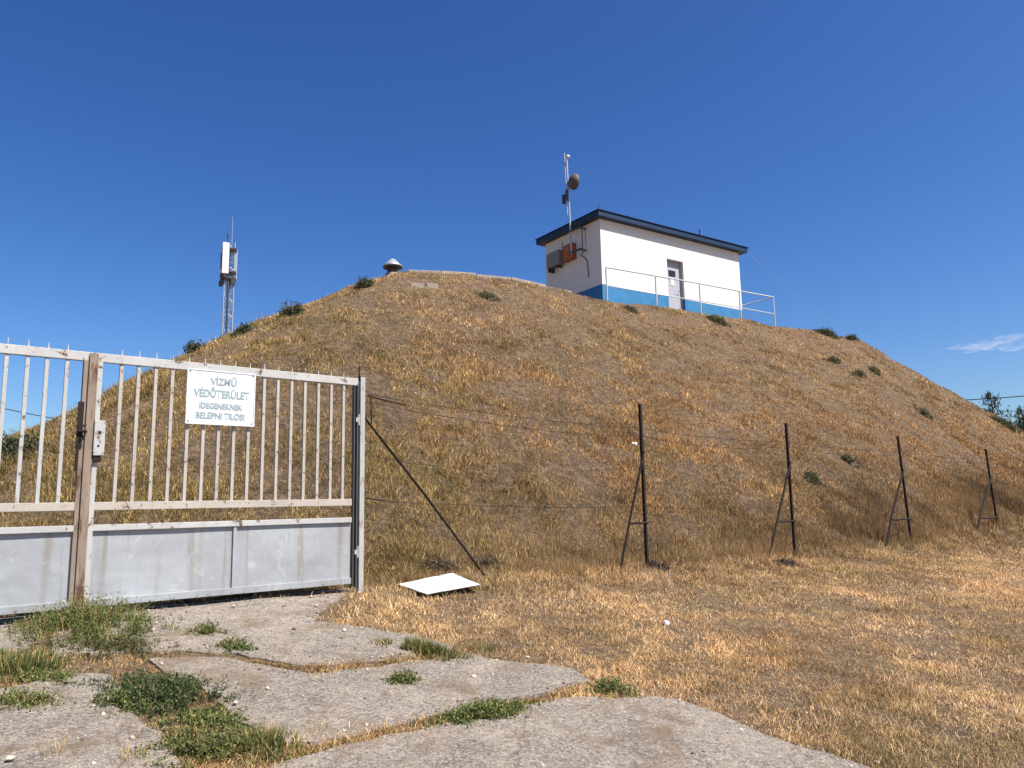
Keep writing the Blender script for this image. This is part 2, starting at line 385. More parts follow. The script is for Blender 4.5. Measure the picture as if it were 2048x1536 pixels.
def on_tilt(px, py):
    d = ray(px, py); z0 = .792; y0 = 7.25; s = .075      # plane z = z0 + s (y - y0)
    k = (z0 - s * y0 - CZ) / (d[2] - s * d[1]); return CAM + d * k
B = [on_tilt(*p) for p in ((793, 1168), (852, 1187), (962, 1167), (905, 1146))]
BOARD_XY = np.array([q[:2] for q in B])
# ------------------------------------------------------------ blades
def in_view(x, y, pad=1.5):
    return (np.abs(x) < .70 * y + pad) & (y > 1.)
def blades(P, h, wd, az, lean, col, curl=.5):
    """P (n,3) roots; 3 triangles each; returns V,T,C"""
    n = len(P); dirv = np.stack([np.cos(az), np.sin(az), np.zeros(n)], -1); side = np.stack([-np.sin(az), np.cos(az), np.zeros(n)], -1)
    tw = rng.uniform(0, np.pi, n); side = side * np.cos(tw)[:, None] + dirv * np.sin(tw)[:, None]
    up = np.array([0, 0, 1.]); l1 = lean * (1 - curl); l2 = lean * (1 + curl)
    a = dirv * np.sin(l1)[:, None] + up * np.cos(l1)[:, None]; b = dirv * np.sin(l2)[:, None] + up * np.cos(l2)[:, None]
    hh = h[:, None] * .5; W = wd[:, None] * .5
    m = P + a * hh; t = m + b * hh
    V = np.stack([P - side * W, P + side * W, m - side * W * .8, m + side * W * .8, t], 1).reshape(-1, 3)
    i = np.arange(n)[:, None] * 5; T = (i[:, None, :] + np.array([[0, 1, 3], [0, 3, 2], [2, 3, 4]])[None]).reshape(-1, 3)
    C = np.repeat(col, 5, 0)
    return V, T, C
def pick(pal, w, n, coh=0., sd=.2, patch=None):
    pal = np.array(pal); w = np.array(w, float)
    if w.ndim == 1: w = np.tile(w, (n, 1))
    w = w / w.sum(1, keepdims=True); c = w.cumsum(1); r = rng.random((n, 1)); k = (r > c).sum(1).clip(0, len(pal) - 1)
    col = pal[k] * (1 - coh) + (w @ pal) * coh
    if patch is not None: col = col * patch[:, None]
    return col * (1 + rng.normal(0, sd, (n, 1))).clip(.4, 1.6)
STRAW = (.49, .305, .125); PALE = (.64, .46, .245); ORANGE = (.45, .215, .065); BROWN = (.14, .075, .038); OLIVE = (.18, .165, .05); GREY = (.31, .205, .14); GREEN = (.07, .09, .03)
PAL = [STRAW, PALE, ORANGE, BROWN, OLIVE, GREY, GREEN]

def sample(n, x0, x1, y0, y1):
    x = rng.uniform(x0, x1, n); y = rng.uniform(y0, y1, n); return x, y
# foreground field right of and between the slabs, up to the fence
n = 3300000
yy = 2.6 + 23 * rng.random(n) ** 1.45; nf = 700000; yy[:nf] = 9 + 16 * rng.random(nf); xx = (rng.random(n) * 2 - 1) * (.73 * yy + 1.5); xx[:nf] = np.abs(xx[:nf])
dn = xx * N[0] + yy * N[1]
tpar = (xx - P0[0]) * G[0] + (yy - P0[1]) * G[1]
ok = (dn < DN0 + .1) & (~slab_dist_mask(xx, yy, .05) | (~slab_dist_mask(xx, yy, .14) & (rng.random(n) < .10)))
onslab = on_slab(xx, yy)
clump = fbm(xx, yy, .35, 40); patch = fbm(xx, yy, 2.2, 60)
bare = fbm(xx, yy, .9, 77, 5)
ok &= ~inpoly(xx, yy, BOARD_XY * 1.02 - BOARD_XY.mean(0) * .02)
keep = ok & (rng.random(n) < np.clip((clump - .30) * 4.5, .25, 1) * np.clip((fbm(xx, yy, .13, 330) - .28) * 5, .25, 1) * np.clip((bare - .30) * 7, .40, 1))
# between slabs near the gate: sparser
left = xx < -1.45 + .25 * (yy - 5)
keep &= ~(left & (rng.random(n) > .5)); keep &= ~(onslab & (rng.random(n) > .5))
xx, yy, dn, clump, patch, tpar, bare = (a[keep] for a in (xx, yy, dn, clump, patch, tpar, bare))
n = len(xx); print('field blades', n)
nearf = np.clip((dn - 5.2) / 1.2, 0, 1)
gp = fbm(xx, yy, 1.3, 90); gr = np.clip((gp - .55) * 5, 0, 1)
h = (rng.gamma(3, .009, n) + .016) * (1 + nearf * 1.0) * (1 + .5 * gr * rng.random(n)) * (.6 + clump) * (1 - .3 * (xx < -1.3))
lean = np.clip(rng.normal(1.22, .30, n) - .35 * nearf - .2 * gr, 0.05, 1.52)
W = np.stack([.9 + patch * 0, np.clip(1.7 * patch, .2, 2), np.clip((.6 - patch) * 3, .1, 1.3) * (1 - .4 * (tpar > 6)), .75 + 0 * patch, .12 + 1.1 * gr + .5 * nearf * (tpar > 4), .55 + .8 * (bare < .45), .04 + .35 * gr], 1)
lean = np.where(onslab[keep], rng.uniform(1.2, 1.55, n), lean)
pm = .50 + .58 * np.clip((fbm(xx, yy, .8, 210) - .3) * 2.4, 0, 1) + .40 * np.clip((fbm(xx, yy, .16, 310) - .35) * 3.3, 0, 1)
col = pick(PAL, W, n, .30, .30, pm) * np.array([1., .985, 1.0])
z = surf(xx, yy)
V1, T1, C1 = blades(np.stack([xx, yy, z - .003], -1), h, (.0010 + .00032 * yy) * rng.uniform(.7, 1.4, n), rng.uniform(0, 6.28, n), lean, col)
o = np_mesh('dry_grass', V1, T1, M_blade, C1); tag(o, 'short matted straw coloured grass on the ground before the fence', 'grass', None, 'stuff')

# tall dry grass along the fence and the hill itself
Vs = []; Ts = []; Cs = []; base = 0
def push(r):
    global base
    V_, T_, C_ = r; Vs.append(V_); Ts.append(T_ + base); Cs.append(C_); base += len(V_)
n = 300000
t = rng.uniform(-7, 26, n); e = rng.gamma(2.2, .42, n) - .12
X = P0[0] + G[0] * t + N[0] * e; Y = P0[1] + G[1] * t + N[1] * e
ok = in_view(X, Y, 1.5) & ~((t < -.1) & (e < .45)); ok &= ~inpoly(X, Y, BOARD_XY); cl = fbm(X, Y, .6, 15); ok &= rng.random(n) < np.clip((cl - .3) * 4, .1, 1)
X, Y, t, e, cl = X[ok], Y[ok], t[ok], e[ok], cl[ok]; n = len(X)
tall = np.clip(fbm(X, Y, 1.4, 33) * 1.6 - .3, .2, 1) * np.exp(-np.clip(e - .5, 0, 9) * .6)
h = rng.uniform(.08, .27, n) * tall * (1 + .2 * (t > 5)) * (.3 + .7 * np.clip((t + .3) * 2, 0, 1)) + .04
W = np.stack([1. + 0 * t, .6 + 0 * t, .8 + 0 * t, 1.0 + 0 * t, .5 + .3 * (t > 5), .9 + .5 * (t > 5), .05 + 0 * t], 1)
push(blades(np.stack([X, Y, surf(X, Y) - .01], -1), h, (.0009 + .00026 * np.hypot(X, Y)) * rng.uniform(.6, 1.2, n), rng.uniform(0, 6.28, n), np.clip(rng.normal(.3, .2, n), 0, 1), pick(PAL, W, n, .4, .2, .52 + .5 * np.clip((fbm(X, Y, 1.1, 230) - .3) * 2.4, 0, 1)), .6))
# hill
n = 2900000
rad = 7 + 34 * rng.random(n) ** 1.25; th = rng.uniform(-.66, .64, n); X = rad * np.sin(th); Y = rad * np.cos(th)
dn = X * N[0] + Y * N[1]; hh = surf(X, Y); ok = (dn > DN0 + .25) & (hh - g0(X, Y) > -.1)
# only the slope, a strip of the top, and within reach of the camera
A = math.radians(HV[0]); b = -(X - HV[1]) * math.cos(A) + (Y - HV[2]) * math.sin(A); a = (X - HV[1]) * math.sin(A) + (Y - HV[2]) * math.cos(A)
ok &= (b < 2.0) & ((a > -14)) & ((a < 24) | (b < .5))
cl = fbm(X, Y, .55, 15); cl2 = fbm(X, Y, 2.6, 70)
dens = np.clip((cl - .33) * 4.2, .14, 1) * np.clip((fbm(X, Y, .22, 290) - .30) * 5, .18, 1)
ok &= rng.random(n) < dens
X, Y, a, b, cl, cl2, hh, rad, dn = (q[ok] for q in (X, Y, a, b, cl, cl2, hh, rad, dn)); n = len(X); print('hill blades', n)
up = np.clip((hh - 1.5) / 6.5, 0, 1); lf = np.clip((-a - 1) / 5, 0, 1); rim = np.clip((hh - 7.3) / .8, 0, 1)
mid = np.exp(-((up - .22) / .2) ** 2)
lushy = np.clip((fbm(X, Y, 1.7, 120) - .56) * 6, 0, 1)
pt = np.clip((fbm(X, Y, 1.3, 140) - .42) * 7, 0, 1); pt2 = np.clip((fbm(X, Y, 3.4, 160) - .42) * 5, 0, 1)
W = np.stack([.9 * (.45 + .9 * pt) + .5 * lf, .55 + .5 * up + 0 * a, .25 + 2.1 * mid * (1 - lf) * np.clip(cl2 * 1.8, .2, 1) + .25 * rim, .70 + .9 * (1 - pt), .28 + 1.9 * lf + .5 * rim + 1.2 * lushy, (.5 + .9 * pt2) * (1 - lf) * (.5 + up) + .1, .02 + .25 * lf * lushy + .3 * lushy * rim], 1)
h = (rng.gamma(3, .012, n) + .02) * (1 + .4 * (1 - up)) * (.5 + .6 * cl + 1.0 * np.clip((fbm(X, Y, .8, 350) - .4) * 3, 0, 1.2))
push(blades(np.stack([X, Y, hh - .01], -1), h, (.0014 + .00035 * rad) * rng.uniform(.7, 1.4, n), rng.uniform(0, 6.28, n), np.clip(rng.normal(.95, .4, n), 0, 1.5), pick(PAL, W, n, .30, .30, (.60 + .42 * np.clip((fbm(X, Y, .9, 250) - .3) * 2.4, 0, 1) + .30 * np.clip((fbm(X, Y, .28, 270) - .35) * 3.3, 0, 1)) * (.94 + .28 * up) * np.where(fbm(X, Y, .17, 410) > .66, .6, 1.))))
o = np_mesh('hill_grass', np.concatenate(Vs), np.concatenate(Ts), M_blade, np.concatenate(Cs)); tag(o, 'dry tufted brown grass covering the mound behind the fence', 'grass', None, 'stuff')

# loose grit and chips on and around the slabs
n = 26000; gx_ = rng.uniform(-4.2, 3.2, n); gy_ = 2.7 + 5.2 * rng.random(n); ok = in_view(gx_, gy_, .6) & (gx_ * N[0] + gy_ * N[1] < DN0 + .2)
edge = slab_dist_mask(gx_, gy_, .10); ons = on_slab(gx_, gy_); ok &= np.where(edge, rng.random(n) < .22, np.where(ons, rng.random(n) < .9, rng.random(n) < .05)) & (gx_ < 1.9)
gx_, gy_, ons = gx_[ok], gy_[ok], ons[ok]; n = len(gx_); sz = rng.gamma(1.6, .0028, n).clip(.0018, .020)
base_ = np.array([[1, 0, 0], [-1, 0, 0], [0, 1, 0], [0, -1, 0], [0, 0, .7], [0, 0, -.5]], float); fo = np.array([[0, 2, 4], [2, 1, 4], [1, 3, 4], [3, 0, 4], [2, 0, 5], [1, 2, 5], [3, 1, 5], [0, 3, 5]])
ang = rng.uniform(0, 6.28, n); jit = rng.uniform(.5, 1.4, (n, 6, 1)); VV = base_[None] * jit * sz[:, None, None]; ca, sa = np.cos(ang)[:, None], np.sin(ang)[:, None]
VX = VV[..., 0] * ca - VV[..., 1] * sa; VY = VV[..., 0] * sa + VV[..., 1] * ca; gzv = surf(gx_, gy_) + np.where(ons, .014, .004) + sz * .2
VV = np.stack([VX + gx_[:, None], VY + gy_[:, None], VV[..., 2] + gzv[:, None]], -1).reshape(-1, 3); TT = (np.arange(n)[:, None, None] * 6 + fo[None]).reshape(-1, 3)
cc = np.repeat(pick([(.34, .28, .22), (.17, .13, .10), (.46, .40, .33), (.24, .17, .11)], [1, .9, .3, .7], n), 6, 0)
o = np_mesh('gravel', VV, TT, m_tint('grit', .95), cc); tag(o, 'loose grit and small stone chips scattered over the concrete slabs', 'gravel', None, 'stuff')

# ------------------------------------------------------------ green weeds and shrubs (things)
def weed(name, c, rx, ry, n, hmax, label, cat, group=None, pal=None, leaves=True, rot=0., dryfrac=.12, lw=.009, zf=None, upright=.35):
    pal = pal or [(.095, .125, .032), (.15, .16, .045), (.065, .085, .026), (.22, .19, .07)]
    zf = zf or surf
    root = empty(name, (c[0], c[1], float(zf(c[0], c[1]))), 0, label, cat, group)
    u = rng.normal(0, .46, n); v = rng.normal(0, .46, n); x = (u * rx * math.cos(rot) - v * ry * math.sin(rot)); y = (u * rx * math.sin(rot) + v * ry * math.cos(rot))
    k = fbm(x + c[0], y + c[1], .05 + .22 * max(rx * .7, ry), 55, 4); ok = k > .45 - .12 * (np.hypot(u, v) < .4); x, y, u, v = x[ok], y[ok], u[ok], v[ok]; n = len(x)
    R = np.hypot(u, v); h = hmax * rng.uniform(.3, 1, n) * np.clip(1.1 - R * .7, .25, 1)
    az = np.arctan2(y, x) + rng.normal(0, 1.2, n); ln = np.clip(rng.normal(upright, .25, n) + .3 * R, 0, 1.3)
    P = np.stack([x, y, zf(x + c[0], y + c[1]) - root.location.z - .005], -1)
    col = pick(pal + [STRAW], [1, 1, 1, .5, dryfrac * 4], n)
    V1, T1, C1 = blades(P, h, rng.uniform(.5, 1.1, n) * lw * .55, az, ln, col); VV = [V1]; TT = [T1]; CC = [C1]
    if leaves:
        m = n * 4; i = rng.integers(0, n, m); f = rng.uniform(.25, 1, m); dv = np.stack([np.cos(az[i]), np.sin(az[i]), 0 * f], -1)
        q = P[i] + (dv * np.sin(ln[i])[:, None] + np.array([0, 0, 1.]) * np.cos(ln[i])[:, None]) * (h[i] * f)[:, None] + rng.normal(0, lw * .9, (m, 3)); q[:, 2] = np.maximum(q[:, 2], P[i][:, 2] + .002)
        V2, T2, C2 = blades(q, rng.uniform(1.2, 2.8, m) * lw, rng.uniform(.6, 1.1, m) * lw, rng.uniform(0, 6.28, m), rng.uniform(.4, 1.6, m), pick(pal, [1, 1, 1, .4], m), .3)
        VV.append(V2); TT.append(T2 + len(V1)); CC.append(C2)
    np_mesh('foliage', np.concatenate(VV), np.concatenate(TT), M_leaf, np.concatenate(CC), root)
    return root
GW = 'green weeds growing in the driveway cracks'
def gxy(px, py): p = hit(px, py); return p[0], p[1]
weed('weed_clump', gxy(185, 1262), .44, .38, 3000, .30, 'tall leafy green weed growing at the foot of the meeting gate stiles', 'weed', GW)
weed('weed_clump', gxy(176, 1215), .26, .12, 950, .42, 'wispy seeding weed stems standing directly against the gate foot', 'weed', GW, upright=.2)
weed('weed_clump', gxy(228, 1300), .38, .22, 1100, .12, 'low yellowish green weed spreading in front of the gate foot weed', 'weed', GW, pal=[(.08, .095, .028), (.12, .115, .04), (.06, .07, .025), (.2, .15, .07)])
weed('weed_clump', gxy(25, 1342), .50, .28, 2200, .17, 'bright green grassy weed at the left edge of the driveway', 'weed', GW, leaves=False, lw=.012)
weed('weed_clump', gxy(95, 1366), .28, .12, 450, .08, 'low sparse green weed trailing right of the left edge grass', 'weed', GW)
weed('weed_clump', gxy(40, 1410), .22, .12, 450, .10, 'small dull green weed above the dry stalks at the left', 'weed', GW, dryfrac=.5)
weed('weed_clump', gxy(322, 1398), .42, .26, 3600, .14, 'dense dark green mat of weed in the centre of the left slab joint', 'weed', GW, rot=-.2, pal=[(.052, .076, .026), (.075, .095, .034), (.036, .052, .02), (.12, .115, .045)])
weed('weed_clump', gxy(250, 1412), .18, .14, 700, .10, 'left lobe of dark small leaved weed on the concrete', 'weed', GW)
weed('weed_clump', gxy(418, 1448), .24, .16, 800, .06, 'olive green low weed joining the dark mat and the front weed', 'weed', GW, dryfrac=.4)
weed('weed_clump', gxy(420, 1508), .32, .24, 2300, .10, 'wide olive green weed at the bottom of the slab joint', 'weed', GW, dryfrac=.3, pal=[(.10, .12, .034), (.15, .15, .045), (.07, .08, .026), (.20, .17, .07)])
weed('weed_clump', gxy(525, 1502), .24, .18, 1500, .16, 'bright green upright grass tuft right of the wide front weed', 'weed', GW, leaves=False, lw=.012)
weed('weed_clump', gxy(845, 1308), .42, .14, 3400, .14, 'long low green grass tuft at the edge of the middle slab', 'weed', GW, leaves=False, rot=-.45, lw=.012)
weed('weed_clump', gxy(806, 1368), .10, .08, 450, .10, 'small round dark green weed alone on the middle slab', 'weed', GW)
weed('weed_clump', gxy(965, 1300), .22, .12, 340, .08, 'thin green tuft right of the long grass tuft', 'weed', GW, dryfrac=.5, leaves=False, lw=.011)
weed('weed_clump', gxy(970, 1436), .32, .10, 2600, .10, 'green weed filling the middle of the diagonal slab joint', 'weed', GW, rot=.62)
weed('weed_clump', gxy(1222, 1388), .14, .10, 600, .11, 'dark green tuft at the right end of the diagonal joint', 'weed', GW)
weed('weed_clump', gxy(412, 1270), .12, .09, 300, .12, 'small green tuft on the upper slab below the gate panel', 'weed', GW)
weed('weed_clump', gxy(468, 1300), .13, .1, 400, .10, 'small green tuft at the corner of the upper slab crack', 'weed', GW)
weed('weed_clump', gxy(690, 1176), .10, .08, 130, .17, 'dry spindly weed beside the hinge end of the right gate leaf', 'weed', GW, dryfrac=1.)
GJ = 'dry grass tufts lining the slab joints'
J = [(600, 1515, .18), (690, 1492, .2), (760, 1470, .22), (850, 1450, .22), (1060, 1412, .2), (1140, 1392, .2), (560, 1336, .12), (640, 1340, .14), (700, 1342, .12), (510, 1330, .1), (785, 1330, .12)]
for i, (px, py, s) in enumerate(J):
    x, y = gxy(px, py)
    weed('grass_tuft', (x, y), s, s * .38, int(1500 * s / .2), .05, ['lowest brownish tuft in the diagonal slab joint at the bottom edge', 'second brownish tuft up the diagonal slab joint', 'third brownish tuft up the diagonal slab joint',
          'brownish tuft just left of the green weed in the diagonal joint', 'brownish tuft just right of the green weed in the diagonal joint', 'topmost brownish tuft near the right end of the diagonal joint',
          'short tuft in the upper slab crack, second from its left end', 'middle tuft of the upper slab crack', 'tuft of the upper slab crack nearest the small round weed',
          'leftmost short tuft in the upper slab crack', 'dry straw tuft just above the small round weed'][i],
         'grass tuft', GJ, leaves=False, rot=.62 if i < 6 else 0., dryfrac=.9, lw=.010, pal=[(.09, .085, .03), (.15, .12, .05), (.06, .06, .024), (.24, .15, .065)])
# weeds out in the dry field
GF = 'green tufts in the dry field'
for px, py, s, l in [(1320, 1310, .22, 'olive tuft in the straw above the rounded slab corner'), (1405, 1385, .20, 'dull green tuft just right of the rounded slab corner'), (1555, 1430, .20, 'green tuft in the straw upper of the three by the front slab edge'),
                     (1640, 1465, .25, 'green tuft in the straw middle of the three by the front slab edge'), (1815, 1480, .22, 'dark green tuft in the straw near the bottom right'), (1030, 1225, .16, 'olive tuft in the straw between the board and the driveway'),
                     (1240, 1395, .08, 'tiny tuft beside the dark tuft at the joint end'), (1900, 1145, .9, 'broad pale green grass patch before the farthest fence posts'), (1570, 1180, .5, 'pale green grass patch before the second fence post')]:
    x, y = gxy(px, py); weed('green_tuft', (x, y), s, s * .6, int(260 * max(s / .2, 1)), .055 + .02 * s, l, 'grass tuft', GF, leaves=False, dryfrac=.7, lw=.011 + .004 * (s > .4), pal=[(.09, .09, .035), (.13, .115, .045), (.065, .07, .028), (.2, .15, .07)])

DP = [(.07, .05, .04), (.10, .07, .055), (.05, .035, .03), (.15, .11, .08)]
for px, py, s_, l in [(1313, 1140, .16, 'dark dead weed clump at the foot of the nearest fence post'), (1572, 1132, .22, 'dark dead weed clump at the foot of the second fence post'), (985, 1136, .2, 'dark dead weed clump near the lower end of the rusty strut'), (870, 1138, .3, 'brown dead growth right behind the white board')]:
    x, y = gxy(px, py); weed('dead_weed', (x, y), s_, s_ * .5, 420, .17, l, 'weed', 'dead weeds along the fence foot', pal=DP, dryfrac=.1, lw=.012)
for px, py, l in [(105, 1512, 'thin dry straw sprig near the bottom left corner'), (262, 1525, 'thin dry sprig at the bottom edge left of the wide weed'), (628, 1470, 'wispy dry grass beside the bright front tuft')]:
    x, y = gxy(px, py); weed('dry_sprig', (x, y), .12, .09, 60, .16, l, 'dry sprig', 'dry sprigs in the driveway', pal=[STRAW, PALE, (.2, .17, .07), STRAW], dryfrac=1., leaves=False, lw=.006)
GS = 'small shrubs on the mound'
SH = [(584, 622, .30, .24, 'round dark shrub on the left crest of the mound'), (730, 566, .26, .20, 'dark shrub on the crest just left of the vent'), (388, 697, .24, .20, 'shrub on the left crest directly above the gate'),
      (490, 657, .30, .12, 'flat low shrub on the left crest right of the telecom tower'), (1652, 662, .60, .26, 'broad dark shrub on the right crest of the mound'), (1704, 672, .32, .22, 'small twiggy shrub at the right end of the crest'),
      (1437, 638, .55, .22, 'low green shrub in front of the pump house railing'), (1667, 716, .28, .18, 'grey green shrub, upper left of three on the right slope'), (1750, 738, .22, .20, 'grey green shrub, upper right of three on the right slope'),
      (1718, 744, .26, .18, 'smallest of the three grey green shrubs on the right slope'), (1848, 822, .3, .18, 'sparse olive shrub low on the right slope'), (1625, 952, .2, .1, 'small bright green plant right of the second fence post'),
      (1700, 918, .18, .12, 'small grey green plant left of the third fence post'), (1262, 612, .3, .07, 'low weeds under the left end of the railing'),
      (980, 590, .4, .12, 'dull green plant just below the crest left of the pump house'), (20, 905, .5, .3, 'dark green low growth at the far left foot of the mound'), (2012, 846, .6, .28, 'dark rounded bush at the far right edge of the mound')]
for px, py, wd_, ht, l in SH:
    p = hit(px, py + 8)
    if p[1] > 55 or p[1] < 3: p = hit(px, py + 22)
    weed('hill_shrub', (p[0], p[1]), wd_ * .7, wd_ * .6, int(650 * max(.6, wd_ / .4)), ht * 1.5, l, 'shrub', GS, lw=.028, upright=.5, pal=[(.06, .07, .032), (.085, .095, .042), (.045, .052, .026), (.13, .12, .06)] if not any(q in l for q in ('bright green', 'dull', 'grey', 'sparse', 'low weeds')) else [(.11, .105, .06), (.08, .085, .045), (.14, .12, .07), (.17, .13, .07)], dryfrac=.1 if 'dark' in l else .5)

# ------------------------------------------------------------ gate
RZ = math.radians(40)
def gp3(t, z, off=0.): p = P0 + G * t + N * off; return (p[0], p[1], z)
def make_leaf(t0, t1, bars, label, left):
    """x along the gate from t0, y away from the camera, z from ground"""
    z0 = .80; root = empty('metal_gate', gp3(t0, z0), RZ, label, 'gate'); L = t1 - t0
    zb, zm0, zm1, zt0, zt1 = .075, .765, .825, 1.870, 1.938   # panel bottom, middle rail, top rail
    pf0, pf1 = .615, .660
    MB().box((0, -.022, zt0), (L, .022, zt1), bev=.004).build('top_rail', M_gate, root)
    MB().box((.05, -.02, zm0), (L - .05, .02, zm1), bev=.004).build('middle_rail', M_gate_warm, root)
    MB().box((.05, -.024, pf0), (L - .05, .02, pf1), bev=.004).build('panel_rail', M_gate, root)
    MB().box((.05, -.022, zb), (L - .05, .02, zb + .052), bev=.003).build('bottom_rail', M_panel, root)
    for b in bars:
        x = b - t0; j = random.uniform(-.003, .003)
        m = MB().box((x - .0125 + j, -.0125, zm1 - .002), (x + .0125 + j, .0125, zt0 + .002), bev=.002)
        o_ = m.build('bar', M_gate_warm if not left else M_gate, root)
        s = MB().tube([(x, 0, zt1 - .002), (x, 0, zt1 + .05 + random.uniform(-.006, .006))], .0065, 6, True, .0022); s.build('spike', M_gate, o_)
    # sheet metal panels with a seam post
    seams = [L * .5] if L > 1 else []
    e = [.052] + [q for s in seams for q in (s - .012, s + .012)] + [L - .052]
    for i in range(0, len(e), 2):
        nx = 16; nz = 6; m = MB(); vs = []
        for k in range(nz + 1):
            for q in range(nx + 1):
                x = e[i] + (e[i + 1] - e[i]) * q / nx; z = zb + .046 + (pf0 - zb - .044) * k / nz
                inner = math.sin(math.pi * q / nx) * math.sin(math.pi * k / nz)
                vs.append((x, .001 + inner * .012 * (float(vn(x * 2 + t0, z * 2, .7, 3)) - .5) * 2, z))
        fs = [(k * (nx + 1) + q, k * (nx + 1) + q + 1, (k + 1) * (nx + 1) + q + 1, (k + 1) * (nx + 1) + q) for k in range(nz) for q in range(nx)]
        back = [(x, y + .004, z) for x, y, z in vs]; nb = len(vs)
        m.add(vs + back, fs + [tuple(j + nb for j in f[::-1]) for f in fs], True); m.build('sheet_panel', M_panel, root)
    for s in seams: MB().box((s - .013, -.016, zb + .052), (s + .013, .016, pf0), bev=.002).build('seam_post', M_panel, root)
    return root, L
barsR = [-.151 - .1255 * k for k in range(16)]
leafR, LR = make_leaf(-2.222, -.012, barsR, 'right leaf of the grey metal gate, the one carrying the white sign and lock', False)
MB().box((.0, -.026, .03), (.055, .026, 1.869), bev=.003).build('end_stile', M_gate, leafR)
# hinge side stile: open channel, its inner shade painted in as dark grey
m = MB(); m.box((LR - .036, -.024, .045), (LR - .031, .024, 1.869)); m.box((LR - .031, .018, .045), (LR - .003, .024, 1.869)); m.box((LR - .005, -.024, .045), (LR, .0178, 1.869)); m.build('hinge_stile', M_stile_shade, leafR)
lk = MB().box((.018, -.058, 1.165), (.092, -.027, 1.425), bev=.004).build('lock_box', M_gate, leafR)
k_ = MB(); k_.tube([(.055, -.0605, 1.335), (.055, -.052, 1.335)], .011, 12); k_.build('keyhole', M_dark, lk)
k_ = MB(); k_.tube([(.05, -.0605, 1.235), (.05, -.052, 1.235)], .008, 12); k_.build('bolt_hole', M_dark, lk)
k_ = MB().box((.022, -.050, 1.115), (.075, -.030, 1.163), bev=.006); k_.build('lock_striker', M_rustdark, lk)
barsL = [-2.402 - .1255 * k for k in range(17)]
leafL, LL = make_leaf(-4.50, -2.232, barsL, 'left leaf of the grey metal gate with the rust streaked end stile', True)
MB().box((LL - .062, -.024, .03), (LL - .008, .024, 1.869), bev=.003).build('end_stile', M_rusty, leafL)
m = MB(); m.box((LL - .028, -.040, .02), (LL + .030, -.028, 1.93), bev=.002); m.build('cover_strip', M_rusty, leafL)
m = MB()
m.box((LL - .085, -.036, 1.22), (LL - .045, -.025, 1.56), bev=.004); m.box((LL - .082, -.036, 1.05), (LL - .062, -.020, 1.24), bev=.003)
m.tube([(LL - .075, -.05, 1.34), (LL - .02, -.055, 1.34)], .010, 8); m.tube([(LL - .05, -.06, 1.30), (LL - .055, -.055, 1.37), (LL - .03, -.06, 1.39)], .007, 8)
m.build('latch', M_rustdark, leafL)
MB().box((0, -.026, .03), (.049, .026, 1.869), bev=.003).build('hinge_stile', M_gate, leafL)
# hinges
for z in (.35, 1.55):
    m = MB().tube([(LR + .012, -.02, z - .05), (LR + .012, -.02, z + .05)], .010, 10); m.box((LR - .02, -.027, z - .02), (LR + .012, -.0245, z + .02)); m.build('hinge', M_post, leafR)

# gate post with strut and wire remains
gpst = empty('gate_post', gp3(.038, .62), RZ, 'white gate post at the right end of the gate, propped by a rusty strut', 'post')
MB().box((-.024, -.024, 0), (.024, .024, 2.14), bev=.003).build('post', M_post, gpst)
MB().box((-.028, -.028, 2.142), (.028, .028, 2.152), bev=.002).build('post_cap', M_rusty, gpst)
MB().tube([(-.03, 0, 2.10), (-.034, -.01, 2.235)], .007, 6).build('top_pin', M_rustdark, gpst)
MB().tube([(.034, 0, 1.755), (.7, 0, 1.04), (1.42, 0, .22)], .013, 8).build('strut', M_rustdark, gpst)
MB().tube([(.033, 0, 1.955), (.085, .0, 1.96), (.10, .0, 1.90), (.105, 0, 1.70), (.095, 0, 1.66)], .006, 6).build('wire_loop', M_rustdark, gpst)
# far left gate post (just outside the frame)
gp2 = empty('gate_post', gp3(-4.56, .62), RZ, 'white painted gate post at the left end of the gate', 'post')
MB().box((-.04, -.04, 0), (.04, .04, 2.14), bev=.004).build('post', M_gate, gp2)

# sign
sg = empty('warning_sign', gp3(-1.555, 2.235, -.03), RZ, 'white rectangular sign with faded grey capital lettering wired to the gate bars', 'sign')
t = NT('sign_enamel'); c = t.mix(t.ramp(t.noise(3, 5), [(.4, 0.), (.7, 1.)]), (.60, .60, .63), (.52, .53, .58)); c = t.mix(t.ramp(t.noise(30, 6, .8), [(.68, 0.), (.73, .6)]), c, (.4, .33, .25)); t.base(c); t.set(.4); M_sign = t.m
M_ink = m_plain('faded_ink', (.25, .34, .355), .7, 0, .35, 40)
MB().box((0, -.006, 0), (.560, .0, .448), bev=.002).build('plate', M_sign, sg)
m = MB()
for a_, b_ in (((0, -.010, 0), (.560, -.0065, .009)), ((0, -.010, .439), (.560, -.0065, .448)), ((0, -.010, .0092), (.009, -.0065, .4388)), ((.551, -.010, .0092), (.560, -.0065, .4388))): m.box(a_, b_)
m.build('rim', M_sign, sg)
def text(s, x0, x1, z, h, parent, mat, y=-.0085):
    cu = D.curves.new('txt', 'FONT'); cu.body = s; cu.size = 1; cu.offset = .026; ob = D.objects.new('txt', cu); COL.objects.link(ob)
    dg = bpy.context.evaluated_depsgraph_get(); me = D.meshes.new_from_object(ob.evaluated_get(dg)); D.objects.remove(ob)
    co_ = np.array([v.co[:] for v in me.vertices]); w_ = co_[:, 0].max() - co_[:, 0].min(); mn = co_[:, 0].min()
    for v in me.vertices: v.co = (x0 + (v.co.x - mn) / w_ * (x1 - x0), y, z + v.co.y * h / .70)
    me.materials.clear(); me.materials.append(mat); o_ = D.objects.new('lettering', me); COL.objects.link(o_); o_.parent = parent; return o_
text('VÍZMŰ', .185, .400, .330, .056, sg, M_ink); text('VÉDŐTERÜLET', .055, .510, .226, .060, sg, M_ink)
